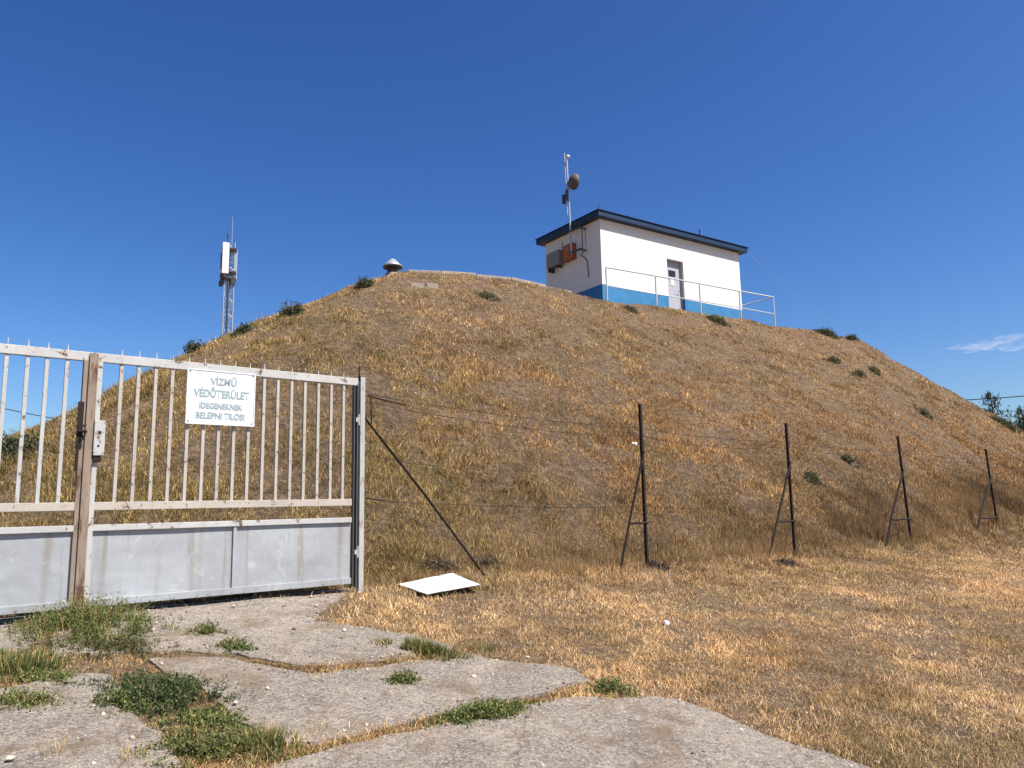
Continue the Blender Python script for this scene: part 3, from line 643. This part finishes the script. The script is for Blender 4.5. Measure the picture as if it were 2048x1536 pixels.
text('IDEGENEKNEK', .105, .455, .131, .046, sg, M_ink); text('BELÉPNI TILOS!', .080, .475, .050, .050, sg, M_ink)
for x in (.022, .538):
    for z in (.022, .426): MB().tube([(x, -.0085, z), (x, -.006, z)], .006, 8).build('screw', M_lead, sg)

# ------------------------------------------------------------ fence posts, wires
def fence_post(name, t, ztop, lean, bo, label):
    q = P0 + G * t; zb = float(g0(q[0], q[1])) - .1; H = ztop - zb
    r = empty(name, (q[0], q[1], zb), RZ, label, 'fence post', 'rusty braced fence posts on the mound side')
    m = MB(); x0 = 0; x1 = lean   # angle iron
    Mx = Matrix(((1, 0, lean / H, 0), (0, 1, 0, 0), (0, 0, 1, 0), (0, 0, 0, 1)))
    m.box((-.016, -.003, 0), (.016, .003, H), Mx); m.box((-.016, .0032, 0), (-.010, .033, H), Mx); m.build('angle_post', M_rustdark, r)
    za = H * .72
    MB().tube([(lean * .72 - .005, -.02, za), (lean * .72 - .005 - bo * .53, -.02, za * .50), (-bo, -.02, .06)], .012 + .0007 * t, 8).build('brace', M_rustdark, r)
    zc = H * .31; f = (za - zc) / (za - .06); MB().tube([(lean * .72 * (1 - f) - bo * f, -.02, zc), (lean * .3, -.02, zc)], .011 + .0005 * t, 8).build('crossbar', M_rustdark, r)
    MB().tube([(lean * .72 - .02, -.012, za + .02), (lean * .72 + .02, -.03, za + .0), (lean * .72 - .02, -.012, za - .03)], .004, 6).build('wire_tie', M_wire, r)
    return q, ztop
FP = [(4.0, 2.77, 0.0, .55, 'nearest rusty angle iron fence post with a slanted brace'), (7.38, 2.70, .02, .82, 'second nearest rusty braced fence post along the mound foot'),
      (11.38, 2.65, -.16, 1.2, 'third rusty braced fence post, tilting slightly left'), (15.75, 2.54, -.26, 1.6, 'farthest visible rusty braced fence post near the right edge')]
for a_ in FP: fence_post('fence_post', *a_)
wf = empty('wire_fence', gp3(4., .6), 0, 'thin sagging rusty wires strung between the gate post and the fence posts', 'wire fence')
def wire(pts, sag, r=.0022, jit=.015):
    out = []
    for (a_, b_) in zip(pts[:-1], pts[1:]):
        a_ = np.array(a_); b_ = np.array(b_); k = 14
        for i in range(k): u_ = i / k; p = a_ + (b_ - a_) * u_; out.append((p[0], p[1] , p[2] - sag * 4 * u_ * (1 - u_) + jit * (float(vn(p[0], p[1], .3, 3)) - .5)))
    out.append(tuple(pts[-1])); L0 = wf.location; MB().tube([(x - L0.x, y - L0.y, z - L0.z) for x, y, z in out], r, 5, False).build('wire', M_wire, wf)
TS = [.09, 4.0, 7.38, 11.3, 15.58, 20., 25.]
for zz, sag, r_ in (((2.60, 2.46, 2.42, 2.38, 2.34, 2.3, 2.3), .05, .0034), ((2.53, 2.36, 2.34, 2.32, 2.26, 2.2, 2.2), .08, .003), ((1.62, 1.5, 1.45, 1.42, 1.4, 1.35, 1.3), .05, .003), ((2.02, 2.0, 1.95, 1.9, 1.85, 1.8, 1.75), .12, .0018)):
    wire([gp3(t_, z_, -.006) for t_, z_ in zip(TS, zz)], sag, r_)
# twisted thick ends near the gate post
MB().tube([np.array(gp3(.09, 2.585, -.012)) - np.array(wf.location), np.array(gp3(.3, 2.55, -.012)) - np.array(wf.location), np.array(gp3(.52, 2.52, -.012)) - np.array(wf.location)], .008, 6).build('twisted_wire_end', M_rustdark, wf)
MB().tube([np.array(gp3(.09, 1.63, -.012)) - np.array(wf.location), np.array(gp3(.30, 1.60, -.012)) - np.array(wf.location)], .007, 6).build('twisted_wire_end', M_rustdark, wf)

# ------------------------------------------------------------ white board on the grass
ctr = sum(B) / 4; r = empty('discarded_board', tuple(ctr - np.array([0, 0, .05])), 0, 'flat white plastic panel lying on the dry grass right of the gate', 'board')
m = MB(); vs = []; nn = 8
for iz in (0, 1):
    for i in range(nn + 1):
        for j in range(nn + 1):
            u_, v_ = i / nn, j / nn; p = (B[0] * (1 - u_) + B[3] * u_) * (1 - v_) + (B[1] * (1 - u_) + B[2] * u_) * v_
            p = p - np.array(r.location) - np.array([0, 0, .009 * iz]) + np.array([0, 0, .012 * math.sin(u_ * 3.1) * math.sin(v_ * 2.5) + .012 * (float(vn(u_ * 3, v_ * 3, 1, 4)) - .5) - .01 * u_ * v_]); vs.append(tuple(p))
fs = []; n1 = nn + 1; off = n1 * n1
for i in range(nn):
    for j in range(nn): a_ = i * n1 + j; fs += [(a_, a_ + 1, a_ + n1 + 1, a_ + n1), (a_ + off, a_ + n1 + off, a_ + n1 + 1 + off, a_ + 1 + off)]
per = [i * n1 for i in range(nn)] + [nn * n1 + j for j in range(nn)] + [i * n1 + nn for i in range(nn, 0, -1)] + [j for j in range(nn, 0, -1)]
for a_, b_ in zip(per, per[1:] + per[:1]): fs.append((a_, b_, b_ + off, a_ + off))
m.add(vs, fs); bo = m.build('panel', M_white, r)
t = NT('weathered_white'); c = t.mix(t.ramp(t.noise(5, 6, .7), [(.5, 0.), (.75, .6)]), (.62, .59, .52), (.42, .38, .31)); c = t.mix(t.ramp(t.noise(28, 6, .8), [(.66, 0.), (.72, .6)]), c, (.35, .3, .22)); t.base(c); t.set(.6); bo.data.materials[0] = t.m
m = MB()
for a_, b_ in ((0, 1), (1, 2)):
    p = B[a_] - np.array(r.location); q = B[b_] - np.array(r.location); m.tube([p + [0, 0, -.012], q + [0, 0, -.012]], .004, 6)
m.build('edge_shade', M_lead, r)  # dark tubes stand in for the shadow line under the front edges

# stones and scraps
def stone(px, py, s, label, mat, cat='stone', name='stone', group='small pale stones and scraps', flat=.6):
    p = hit(px, py); bm = bmesh.new(); bmesh.ops.create_icosphere(bm, subdivisions=2, radius=s)
    for v in bm.verts:
        k = 1 + .5 * (float(vn(v.co.x / s + px, v.co.y / s + v.co.z / s, .8, py % 17)) - .5); v.co = Vector((v.co.x * k * 1.25, v.co.y * k, v.co.z * k * flat))
    me = D.meshes.new(name); bm.to_mesh(me); bm.free(); me.materials.append(mat); o_ = D.objects.new(name, me); COL.objects.link(o_); o_.location = (p[0], p[1], float(surf(p[0], p[1])) + s * flat * .5 + (.025 if bool(on_slab(np.array(p[0]), np.array(p[1]))) else 0)); o_.rotation_euler = (0, 0, px)
    return tag(o_, label, cat, group)
M_pale = m_plain('pale_stone', (.46, .40, .33), .9, 0, .2, 20)
stone(1268, 891, .055, 'small white scrap on the slope left of the nearest fence post', M_white, 'scrap', 'white_scrap', flat=.8)
stone(1333, 1250, .022, 'small white scrap in the dry field right of the driveway', M_white, 'scrap', 'white_scrap', flat=1.2)
for px, py, s, l in [(1055, 1317, .014, 'tiny white stone on the bare strip right of the middle slab'), (632, 1218, .014, 'flat pale chip on the upper slab near the gate hinge'), (467, 1220, .013, 'flat pale chip on the upper slab below the right panel'), (305, 1268, .014, 'tiny white chip on the dark upper slab'),
                     (20, 1531, .016, 'white stone at the bottom left corner'), (1755, 1527, .014, 'tiny white stone near the bottom right'), (1282, 1440 - 50, .012, 'grey pebble at the rounded slab corner'), (830, 788, .03, 'tiny pale stone on the slope above the strut'),
                     (1285, 1392, .010, 'tiny pebble by the bare soil patch'), (470, 1418, .012, 'white pebble on the slab right of the dark weed')]: stone(px, py, s, l, M_pale)

# ------------------------------------------------------------ pump house
BA = math.radians(55.5); bg_ = np.array([math.sin(BA), math.cos(BA)]); B0 = np.array([3.444, 27.957])
house = empty('pump_house', (B0[0], B0[1], 8.75), math.pi / 2 - BA, 'small flat roofed white pump house with blue plinth on top of the mound', 'building')
LW, LD, HT = 7.92, 3.44, 3.40      # x along the front, y depth, z of the wall top (base 8.75)
dx0, dx1, dzt, zfl = 3.47, 4.40, 2.42, .18
bh0, bh1 = .85, .98               # band height at the left and right ends
def front_box(m, x0, x1, z0, z1, th=.25, y0=0): m.box((x0, y0, z0), (x1, y0 + th, z1))
m = MB(); front_box(m, .0, dx0, bh0, HT); front_box(m, dx1, LW, bh0, HT); front_box(m, dx0, dx1, dzt, HT)
m.box((0, .25, bh0), (.25, LD, HT)); m.box((LW - .25, .25, bh0), (LW, LD, HT)); m.box((.25, LD - .25, bh0), (LW - .25, LD, HT)); m.build('wall', M_wall, house)
m = MB(); front_box(m, -.004, dx0, -.6, bh0 - .003, .25, -.005); front_box(m, dx1, LW + .004, -.6, bh0 - .003, .25, -.005)
m.box((-.004, .246, -.6), (.25, LD, bh0 - .003)); m.box((LW - .25, .246, -.6), (LW + .004, LD, bh0 - .003)); m.box((.25, LD - .25, -.6), (LW - .25, LD + .004, bh0 - .003)); m.build('plinth', M_band, house)
m = MB(); m.box((dx0 + .002, -.03, -.6), (dx1 - .002, .30, zfl - .003)); m.build('doorstep', M_conc, house)
ov = .26
roof = MB().box((-ov - .02, -ov, HT + .003), (LW + ov + .05, LD + ov, HT + .21), bev=.015).build('roof', M_roof, house)
MB().box((-ov - .06, -ov - .04, HT + .212), (LW + ov + .09, LD + ov + .04, HT + .24), bev=.006).build('roof_flashing', M_roof, roof)
MB().box((-ov + .1, -ov + .1, HT + .242), (LW + ov - .1, LD + ov - .1, HT + .26)).build('roof_felt', M_rooftop, roof)
MB().tube([(-.2, -.2, HT + .28), (-.2, -.2, HT + .47)], .018, 6).build('roof_pin', M_lead, roof)
MB().tube([(5.35, -.15, HT + .28), (5.35, -.15, HT + .56)], .03, 8).build('roof_vent', M_lead, roof)
dr = MB().box((dx0 + .05, .17, zfl), (dx1 - .05, .215, dzt - .05), bev=.004).build('door', M_door, house)
m = MB(); m.box((dx0 + .003, .12, zfl), (dx0 + .048, .22, dzt - .003)); m.box((dx1 - .048, .12, zfl), (dx1 - .003, .22, dzt - .003)); m.box((dx0 + .049, .12, dzt - .049), (dx1 - .049, .22, dzt - .003)); m.build('door_frame', M_door, house)
MB().box((dx0 + .24, .155, zfl + 1.60), (dx0 + .62, .168, zfl + 1.84)).build('window_pane', M_dark, dr)
MB().box((dx0 + .34, .155, zfl + 1.22), (dx0 + .52, .168, zfl + 1.50)).build('notice', M_white, dr)
MB().tube([(dx1 - .14, .10, zfl + .98), (dx1 - .26, .10, zfl + .98)], .012, 8).build('handle', M_lead, dr)
# concrete footing showing at the left corner
MB().box((-.32, -.22, -.6), (2.9, -.006, .10), bev=.01).build('footing', M_conc, house)
MB().box((-.32, -.20, -.6), (-.006, LD * .7, .13), bev=.01).build('footing', M_conc, house)
# boxes and conduits on the shaded end wall (x<0 side); y runs from the near corner backwards
ac = empty('outdoor_unit', tuple(np.array([*(B0 + 0), 8.75])), math.pi / 2 - BA, 'grey box shaped outdoor unit on the shaded end wall of the pump house', 'outdoor unit')
MB().box((-.30, 2.20, 2.18), (-.006, 3.00, 2.78), bev=.02).build('casing', M_acgrey, ac)
MB().tube([(-.306, 2.6, 2.48), (-.300, 2.6, 2.48)], .22, 20).build('fan_grille', M_acgrey, ac)
for a_, b_ in ((2.35, 2.10), (2.85, 2.0)): MB().box((-.32, a_, b_), (-.006, a_ + .04, 2.178)).build('bracket', M_lead, ac)
ob = empty('cabinet', (*B0, 8.75), math.pi / 2 - BA, 'rusty orange cabinet on the shaded end wall beside the antenna pole', 'cabinet')
cb = MB().box((-.22, 1.45, 2.22), (-.006, 2.05, 2.86), bev=.015).build('body', M_orange, ob)
MB().box((-.232, 1.62, 2.52), (-.223, 1.84, 2.78)).build('label_plate', m_plain('pale_orange_plate', (.32, .15, .08), .7), cb)
for pts_, r_ in (([(-.02, 1.2, 2.3), (-.03, .95, 2.15), (-.03, .78, 1.95), (-.03, .74, 1.3)], .016), ([(-.02, 1.05, 3.3), (-.02, 1.05, 2.3)], .013), ([(-.02, .85, 3.25), (-.02, .85, 2.6)], .008), ([(-.02, 2.3, 3.15), (-.02, 2.3, 2.8)], .010)): MB().tube(pts_, r_, 6).build('conduit', M_lead, house)
# antenna mast
ant = empty('antenna_mast', (*B0, 8.75), math.pi / 2 - BA, 'steel antenna mast with a round dish bracketed to the end wall of the pump house', 'antenna')
MB().tube([(-.36, 1.30, 2.30), (-.36, 1.42, 6.25)], .035, 10).build('pole', M_galv, ant)
MB().tube([(-.44, 1.38, 3.9), (-.44, 1.46, 6.5)], .022, 8).build('upper_pole', M_galv, ant)
for z in (2.35, 3.22): MB().box((-.40, .72, z), (-.32, 1.38, z + .05)).build('bracket', M_lead, ant); MB().box((-.40, .80, z + .003), (-.008, .85, z + .047)).build('wall_tie', M_lead, ant)
Md = Matrix.Translation((-.30, 1.12, 5.22)) @ Matrix.Rotation(math.radians(-9), 4, 'Z') @ Matrix.Rotation(math.radians(90), 4, 'Y') @ Matrix.Scale(.92, 4)
dish = MB().lathe([(0.01, -.20), (.12, -.19), (.26, -.10), (.34, 0), (.345, .10), (.335, .10), (.325, 0.012), (.24, -.08), (.01, -.17)], (0, 0, 0), 28, Md).build('dish', m_plain('dish_cover', (.09, .08, .07), .6), ant)
MB().lathe([(.01, .06), (.15, .055), (.33, .02)], (0, 0, 0), 28, Md).build('dish_cover', m_plain('dish_face', (.2, .19, .17), .6), dish)
MB().tube([(-.38, 1.40, 5.22), (-.42, 1.15, 5.22)], .04, 8).build('dish_bracket', M_lead, ant)
MB().box((-.50, 1.50, 4.42), (-.40, 1.62, 4.80), bev=.01).build('sector_antenna', M_lead, ant)
MB().box((-.46, 1.34, 4.5), (-.40, 1.46, 4.95), bev=.01).build('junction_box', M_lead, ant)
MB().lathe([(.01, .11), (.07, .07), (.09, 0), (.01, -.02)], (-.42, 1.26, 6.25), 14).build('white_dome', M_white, ant)
MB().tube([(-.42, 1.42, 6.10), (-.42, 1.27, 6.22)], .02, 6).build('dome_arm', M_white, ant)

# railing along the front
rl = empty('railing', tuple(at_z(1212, 602, 8.6)), math.pi / 2 - math.radians(56.0), 'pale blue grey tubular railing in front of the pump house', 'railing')
R0 = np.array(rl.location); zr = 8.6
xsr = [0.06, 2.49, 4.86, 7.2, 9.36]; tops = [9.85, 9.90, 9.95, 9.97, 10.01]; mids = [9.17, 9.19, 9.24, 9.27, 9.27]
for x, zt in zip(xsr, tops): MB().tube([(x, 0, -.5), (x, 0, zt - zr)], .03, 10).build('railing_post', M_rail, rl)
MB().tube([(x, 0, zt - zr) for x, zt in zip(xsr, tops)], .028, 10).build('handrail', M_rail, rl)
MB().tube([(x, 0, zt - zr) for x, zt in zip(xsr, mids)], .02, 10).build('middle_tube', M_rail, rl)
MB().tube([(9.36, 0, tops[-1] - zr), (9.36, 1.6, tops[-1] - zr), (7.9, 1.9, tops[-1] - zr)], .026, 8).build('return_rail', M_rail, rl)

# vent on the crest
p = at_dist(785, 548, 21.6); zt = p[2] + .05
v = empty('roof_vent_pipe', (p[0], p[1], zt - .45), 0, 'short dark vent pipe with a shiny conical metal cap on the mound crest', 'vent')
MB().lathe([(.15, -.5), (.15, .62), (.13, .62)], (0, 0, 0), 20).build('pipe', M_vent, v)
MB().lathe([(.20, -.5), (.20, .40), (.155, .42)], (0, 0, 0), 20).build('collar', m_plain('vent_collar', (.24, .215, .18), .9), v)
cp = MB().lathe([(.01, .86), (.09, .82), (.20, .70), (.285, .635), (.285, .60), (.26, .60), (.06, .70)], (0, 0, 0), 28).build('cap', M_galv, v)
MB().lathe([(.05, .615), (.27, .597), (.27, .570), (.05, .572)], (0, 0, 0), 28).build('cap_underside', M_lead, cp)
# concrete edging on the crest
kb = empty('concrete_edging', tuple(at_z(820, 550, 8.45)), 0, 'low pale concrete edging running along the mound crest', 'edging')
K0 = np.array(kb.location); M_edge = m_plain('weathered_edging', (.33, .28, .24), .95, 0, .4, 3, .01)
def crest(px):
    d = ray(px, 560); az = math.atan2(d[0], d[1]); S_ = np.arange(12, 45, .05); X_ = S_ * math.sin(az); Y_ = S_ * math.cos(az); Z_ = surf(X_, Y_); i_ = ((Z_ - CZ) / S_).argmax(); return np.array([X_[i_], Y_[i_], Z_[i_]])
pts = [crest(q) for q in (815, 880, 950, 1020, 1088, 1140)]
pts = [q + np.array([q[0], q[1], 0]) / math.hypot(q[0], q[1]) * .25 for q in pts]
for a_, b_ in zip(pts[:-1], pts[1:]):
    d_ = Vector(b_ - a_); L_ = d_.length; Mx = Matrix.Translation(Vector(a_ - K0)) @ d_.to_track_quat('X', 'Z').to_matrix().to_4x4()
    MB().box((.01, -.1, -.5), (L_ - .01, .1, .12 + random.uniform(-.05, .03)), Mx, bev=.01).build('edging_block', M_edge, kb)
M_palec = m_plain('pale_concrete', (.36, .31, .25), .9)
for px, py, w_, l in ((833, 571, .36, 'pale flat slab piece below the crest, left of the pair'), (863, 572, .30, 'pale flat slab piece below the crest, right of the pair'), (1185, 599, .5, 'pale slab piece at the shaded foot of the pump house')):
    p = hit(px, py); o_ = MB().box((-w_ / 2, -.12, -.1), (w_ / 2, .12, .045), bev=.01).build('concrete_piece', M_palec); o_.location = (p[0], p[1], float(surf(p[0], p[1]))); o_.rotation_euler = (0.1, 0, .3); tag(o_, l, 'concrete piece')

# ------------------------------------------------------------ telecom tower behind the mound
s = 62.
def tp(px, py): return at_dist(px, py, s)
b = tp(453, 700); tw = empty('telecom_tower', (b[0], b[1], 0), math.radians(20), 'slender lattice telecom tower with a tall white antenna panel behind the mound', 'tower')
zt = tp(447, 490)[2]; ppm = F / s
zpl = tp(447, 560)[2]; lw_ = 9 / ppm
Lg = [(-lw_, -lw_ * .7), (lw_, -lw_ * .7), (0, lw_)]
for x, y in Lg: MB().tube([(x, y, 0), (x * .95, y * .95, zt + .2)], .055, 6).build('leg', M_galv, tw)
m = MB(); zz = 0; k = 0
while zz < zt - .6:
    for i in range(3):
        a_ = Lg[i]; c_ = Lg[(i + 1) % 3]; m.tube([(a_[0], a_[1], zz), (c_[0], c_[1], zz + .62)] if k % 2 else [(c_[0], c_[1], zz), (a_[0], a_[1], zz + .62)], .025, 4, False); m.tube([(a_[0], a_[1], zz), (c_[0], c_[1], zz)], .02, 4, False)
    zz += .62; k += 1
m.build('lattice', M_galv, tw)
MB().tube([(-.05, -.35, 1), (-.05, -.35, zt - 1)], .08, 6).build('cable_ladder', M_lead, tw)
zp0 = tp(447, 552)[2]; zp1 = tp(447, 491)[2]
for (x, y, w_, mat, n_, za, zb_) in ((-.30, -.75, .24, M_white, 'antenna_panel', zp0, zp1), (-.52, .35, .18, M_acgrey, 'antenna_panel', zp0 - .1, zp1 - .5), (.42, .2, .13, M_galv, 'antenna_panel', zp0 - .2, zp1 - .2)):
    MB().box((x - w_, y - .10, za), (x + w_, y + .10, zb_), bev=.04).build(n_, mat, tw)
for z in (zp0 - .3, zp0 + .2, zp1 - .4): MB().box((-.6, -.5, z), (.5, .5, z + .12)).build('mounting_frame', M_lead, tw)
for (x, y) in ((-.5, -.3), (.3, -.4), (.0, .4), (-.6, .3)): MB().box((x - .15, y - .12, zp0 - .75), (x + .15, y + .12, zp0 - .35), bev=.02).build('radio_unit', M_lead, tw)
MB().tube([(-.2, 0, zp1 - .5), (-.2, 0, tp(447, 466)[2])], .05, 6).build('stub_mast', M_lead, tw)
MB().tube([(.1, 0, zp1 - .5), (.1, 0, tp(452, 432)[2])], .03, 6, True, .015).build('whip_antenna', M_galv, tw)
for px, py, hgt, l, mt in ((428, 684, .7, 'short white marker post at the crest left of the telecom tower', M_white), (438, 682, .55, 'thin grey stake beside the white marker post', M_galv)):
    q = at_dist(px, py + 6, 17.8); o_ = empty('marker_post', (q[0], q[1], q[2] - .3), 0, l, 'post'); MB().box((-.03, -.03, 0), (.03, .03, .42), bev=.006).build('post', mt, o_); MB().box((-.035, -.035, .421), (.035, .035, .435)).build('post_top', M_lead, o_)
    if mt is M_galv: o_.scale = (.5, .5, .85)

# ------------------------------------------------------------ overhead lines
def line(name, pts, sag, r, label, parts='wire'):
    o_ = empty(name, tuple(pts[0]), 0, label, 'overhead wire'); a_, b_ = map(np.array, (pts[0], pts[-1]))
    P = [tuple((b_ - a_) * u_ + np.array([0, 0, -sag * 4 * u_ * (1 - u_)])) for u_ in np.linspace(0, 1, 24)]; MB().tube(P, r, 5, False).build(parts, M_galv if 'faint thin' in label else M_wire, o_); return o_
line('power_line', (at_dist(1600, 806, 95), at_dist(2300, 768, 85)), .6, .045, 'dark power line crossing the sky at the right edge, upper one')
line('power_line', (at_dist(1700, 822, 98), at_dist(2300, 812, 88)), .3, .025, 'fainter lower power line behind the conifer at the right')
line('power_line', (at_dist(-260, 742, 60), at_dist(420, 862, 62)), 1.0, .03, 'thin power line seen between the bars of the left gate leaf')
line('guy_wire', (at_dist(1494, 503, 33.2), at_dist(1690, 662, 36)), .15, .0045, 'faint thin wire running down from the pump house roof corner')

# ------------------------------------------------------------ trees
def conifer(px_top, py_top, py_base, dist, spread, label, n=1500):
    top = at_dist(px_top, py_top, dist); base_ = at_dist(px_top, py_base, dist); zb = 0.2; H = top[2] - zb
    r = empty('pine_tree', (top[0], top[1], zb), 0, label, 'tree', 'trees beyond the mound')
    MB().tube([(0, 0, 0), (.05, 0, H * .5), (0, 0, H)], .16, 8, True, .02).build('trunk', M_bark, r)
    VV = []; TT = []; CC = []; bs = 0; br = MB()
    nb = 34
    for k in range(nb):
        f = .25 + .75 * k / nb; z = H * f; R = spread * (1.02 - f) ** .8 * random.uniform(.6, 1.2) + .15; a_ = k * 2.4 + random.uniform(-.4, .4); tip = np.array([R * math.cos(a_), R * math.sin(a_), z + R * .35])
        st = np.array([0, 0, z]); br.tube([st, (st + tip) / 2 + [0, 0, -.03], tip], .03, 5, False, .008)
        m_ = n // nb; u_ = rng.uniform(.3, 1.05, m_); P = st + (tip - st) * u_[:, None] + rng.normal(0, .07 + .05 * R, (m_, 3))
        v_, t_, c_ = blades(P, rng.uniform(.12, .26, m_), rng.uniform(.03, .06, m_), rng.uniform(0, 6.28, m_), rng.uniform(.1, 1.4, m_), pick([(.035, .06, .035), (.05, .075, .04), (.03, .045, .03)], [1, 1, 1], m_))
        VV.append(v_); TT.append(t_ + bs); CC.append(c_); bs += len(v_)
    br.build('branch', M_bark, r); np_mesh('crown', np.concatenate(VV), np.concatenate(TT), M_leaf, np.concatenate(CC), r)
conifer(1981, 788, 860, 48, 2.0, 'sparse open conifer showing above the right slope of the mound')
conifer(2043, 818, 880, 52, 1.2, 'dark narrow conifer at the very right edge')
def leafy(px, py_top, dist, wd_, label):
    top = at_dist(px, py_top, dist); H = top[2] - .2; r = empty('leafy_tree', (top[0], top[1], .2), 0, label, 'tree', 'trees beyond the mound')
    MB().tube([(0, 0, 0), (.1, 0, H * .55), (0, .1, H * .8)], .2, 8, True, .06).build('trunk', M_bark, r)
    m_ = 2600; L_ = rng.normal(0, 1, (12, 3)) * [wd_ * .33, wd_ * .33, H * .14] + [0, 0, H * .66]; L_[:, 2] = np.minimum(L_[:, 2], H * .86)
    P = L_[rng.integers(0, 12, m_)] + rng.normal(0, 1, (m_, 3)) * [wd_ * .16, wd_ * .16, H * .08]; P[:, 2] = np.minimum(P[:, 2], H * rng.uniform(.9, 1.02, m_))
    v_, t_, c_ = blades(P, rng.uniform(.2, .4, m_), rng.uniform(.12, .25, m_), rng.uniform(0, 6.28, m_), rng.uniform(0, 2, m_), pick([(.04, .07, .03), (.06, .09, .04), (.03, .05, .025)], [1, 1, 1], m_)); np_mesh('crown', v_, t_, M_leaf, c_, r)
for px, py, dd, w_, l in ((8, 868, 60, 4, 'dark tree top beyond the mound at the far left edge'), (-60, 872, 62, 4, 'dark tree beyond the left edge'), (33, 874, 64, 2.6, 'small dark tree top seen between the first gate bars'), (60, 868, 58, 2.2, 'dark tree top just left of the second gate bar'), (2075, 838, 60, 3, 'dark tree at the far right beyond the conifers'), (1, 885, 50, 5, 'low dark tree mass behind the left foot of the mound')):
    leafy(px, py, dd, w_, l)

# ------------------------------------------------------------ cloud wisps
def cloud(px, py, w_px, h_px, tilt, label):
    s_ = 2500.; c = at_dist(px, py, s_); k = s_ / F
    bm = bmesh.new(); bmesh.ops.create_icosphere(bm, subdivisions=4, radius=1)
    for v_ in bm.verts: v_.co = Vector((v_.co.x * w_px * k / 2, v_.co.y * w_px * k / 3, v_.co.z * h_px * k / 2 + v_.co.x * tilt * w_px * k / 2)) * (1 + .2 * (float(vn(v_.co.x * 3, v_.co.z * 3 + v_.co.y, .9, px % 9)) - .5))
    me = D.meshes.new('cloud'); bm.to_mesh(me); bm.free()
    for p_ in me.polygons: p_.use_smooth = True
    me.materials.append(M_cloud); o_ = D.objects.new('cloud', me); COL.objects.link(o_); o_.location = tuple(c); o_.rotation_euler = (0, 0, -math.atan2(c[0], c[1])); o_.visible_shadow = True; tag(o_, label, 'cloud', 'wispy clouds low on the right'); return o_
t = NT('cloud_vapour'); t.t.nodes.remove(t.b); pv = t.n('ShaderNodeVolumePrincipled'); pv.inputs['Color'].default_value = (1, 1, 1, 1); pv.inputs['Density'].default_value = .02
nz = t.noise(.05, 8, .75, sx=(.35, .5, 2.0), dist=.8); rp = t.ramp(nz, [(.50, 0.), (.68, .014)]); t.l(rp, pv.inputs['Density']); pv.inputs['Anisotropy'].default_value = .3
t.l(pv.outputs[0], t.t.nodes['Material Output'].inputs['Volume']); M_cloud = t.m; SC.cycles.volume_bounces = 1
cloud(1990, 686, 120, 16, .14, 'larger wispy white cloud low in the sky at the right edge')
cloud(1934, 692, 64, 10, 0., 'small flat wisp of cloud left of the larger one')
cloud(2040, 692, 70, 14, .02, 'faint cloud wisp at the very right edge')
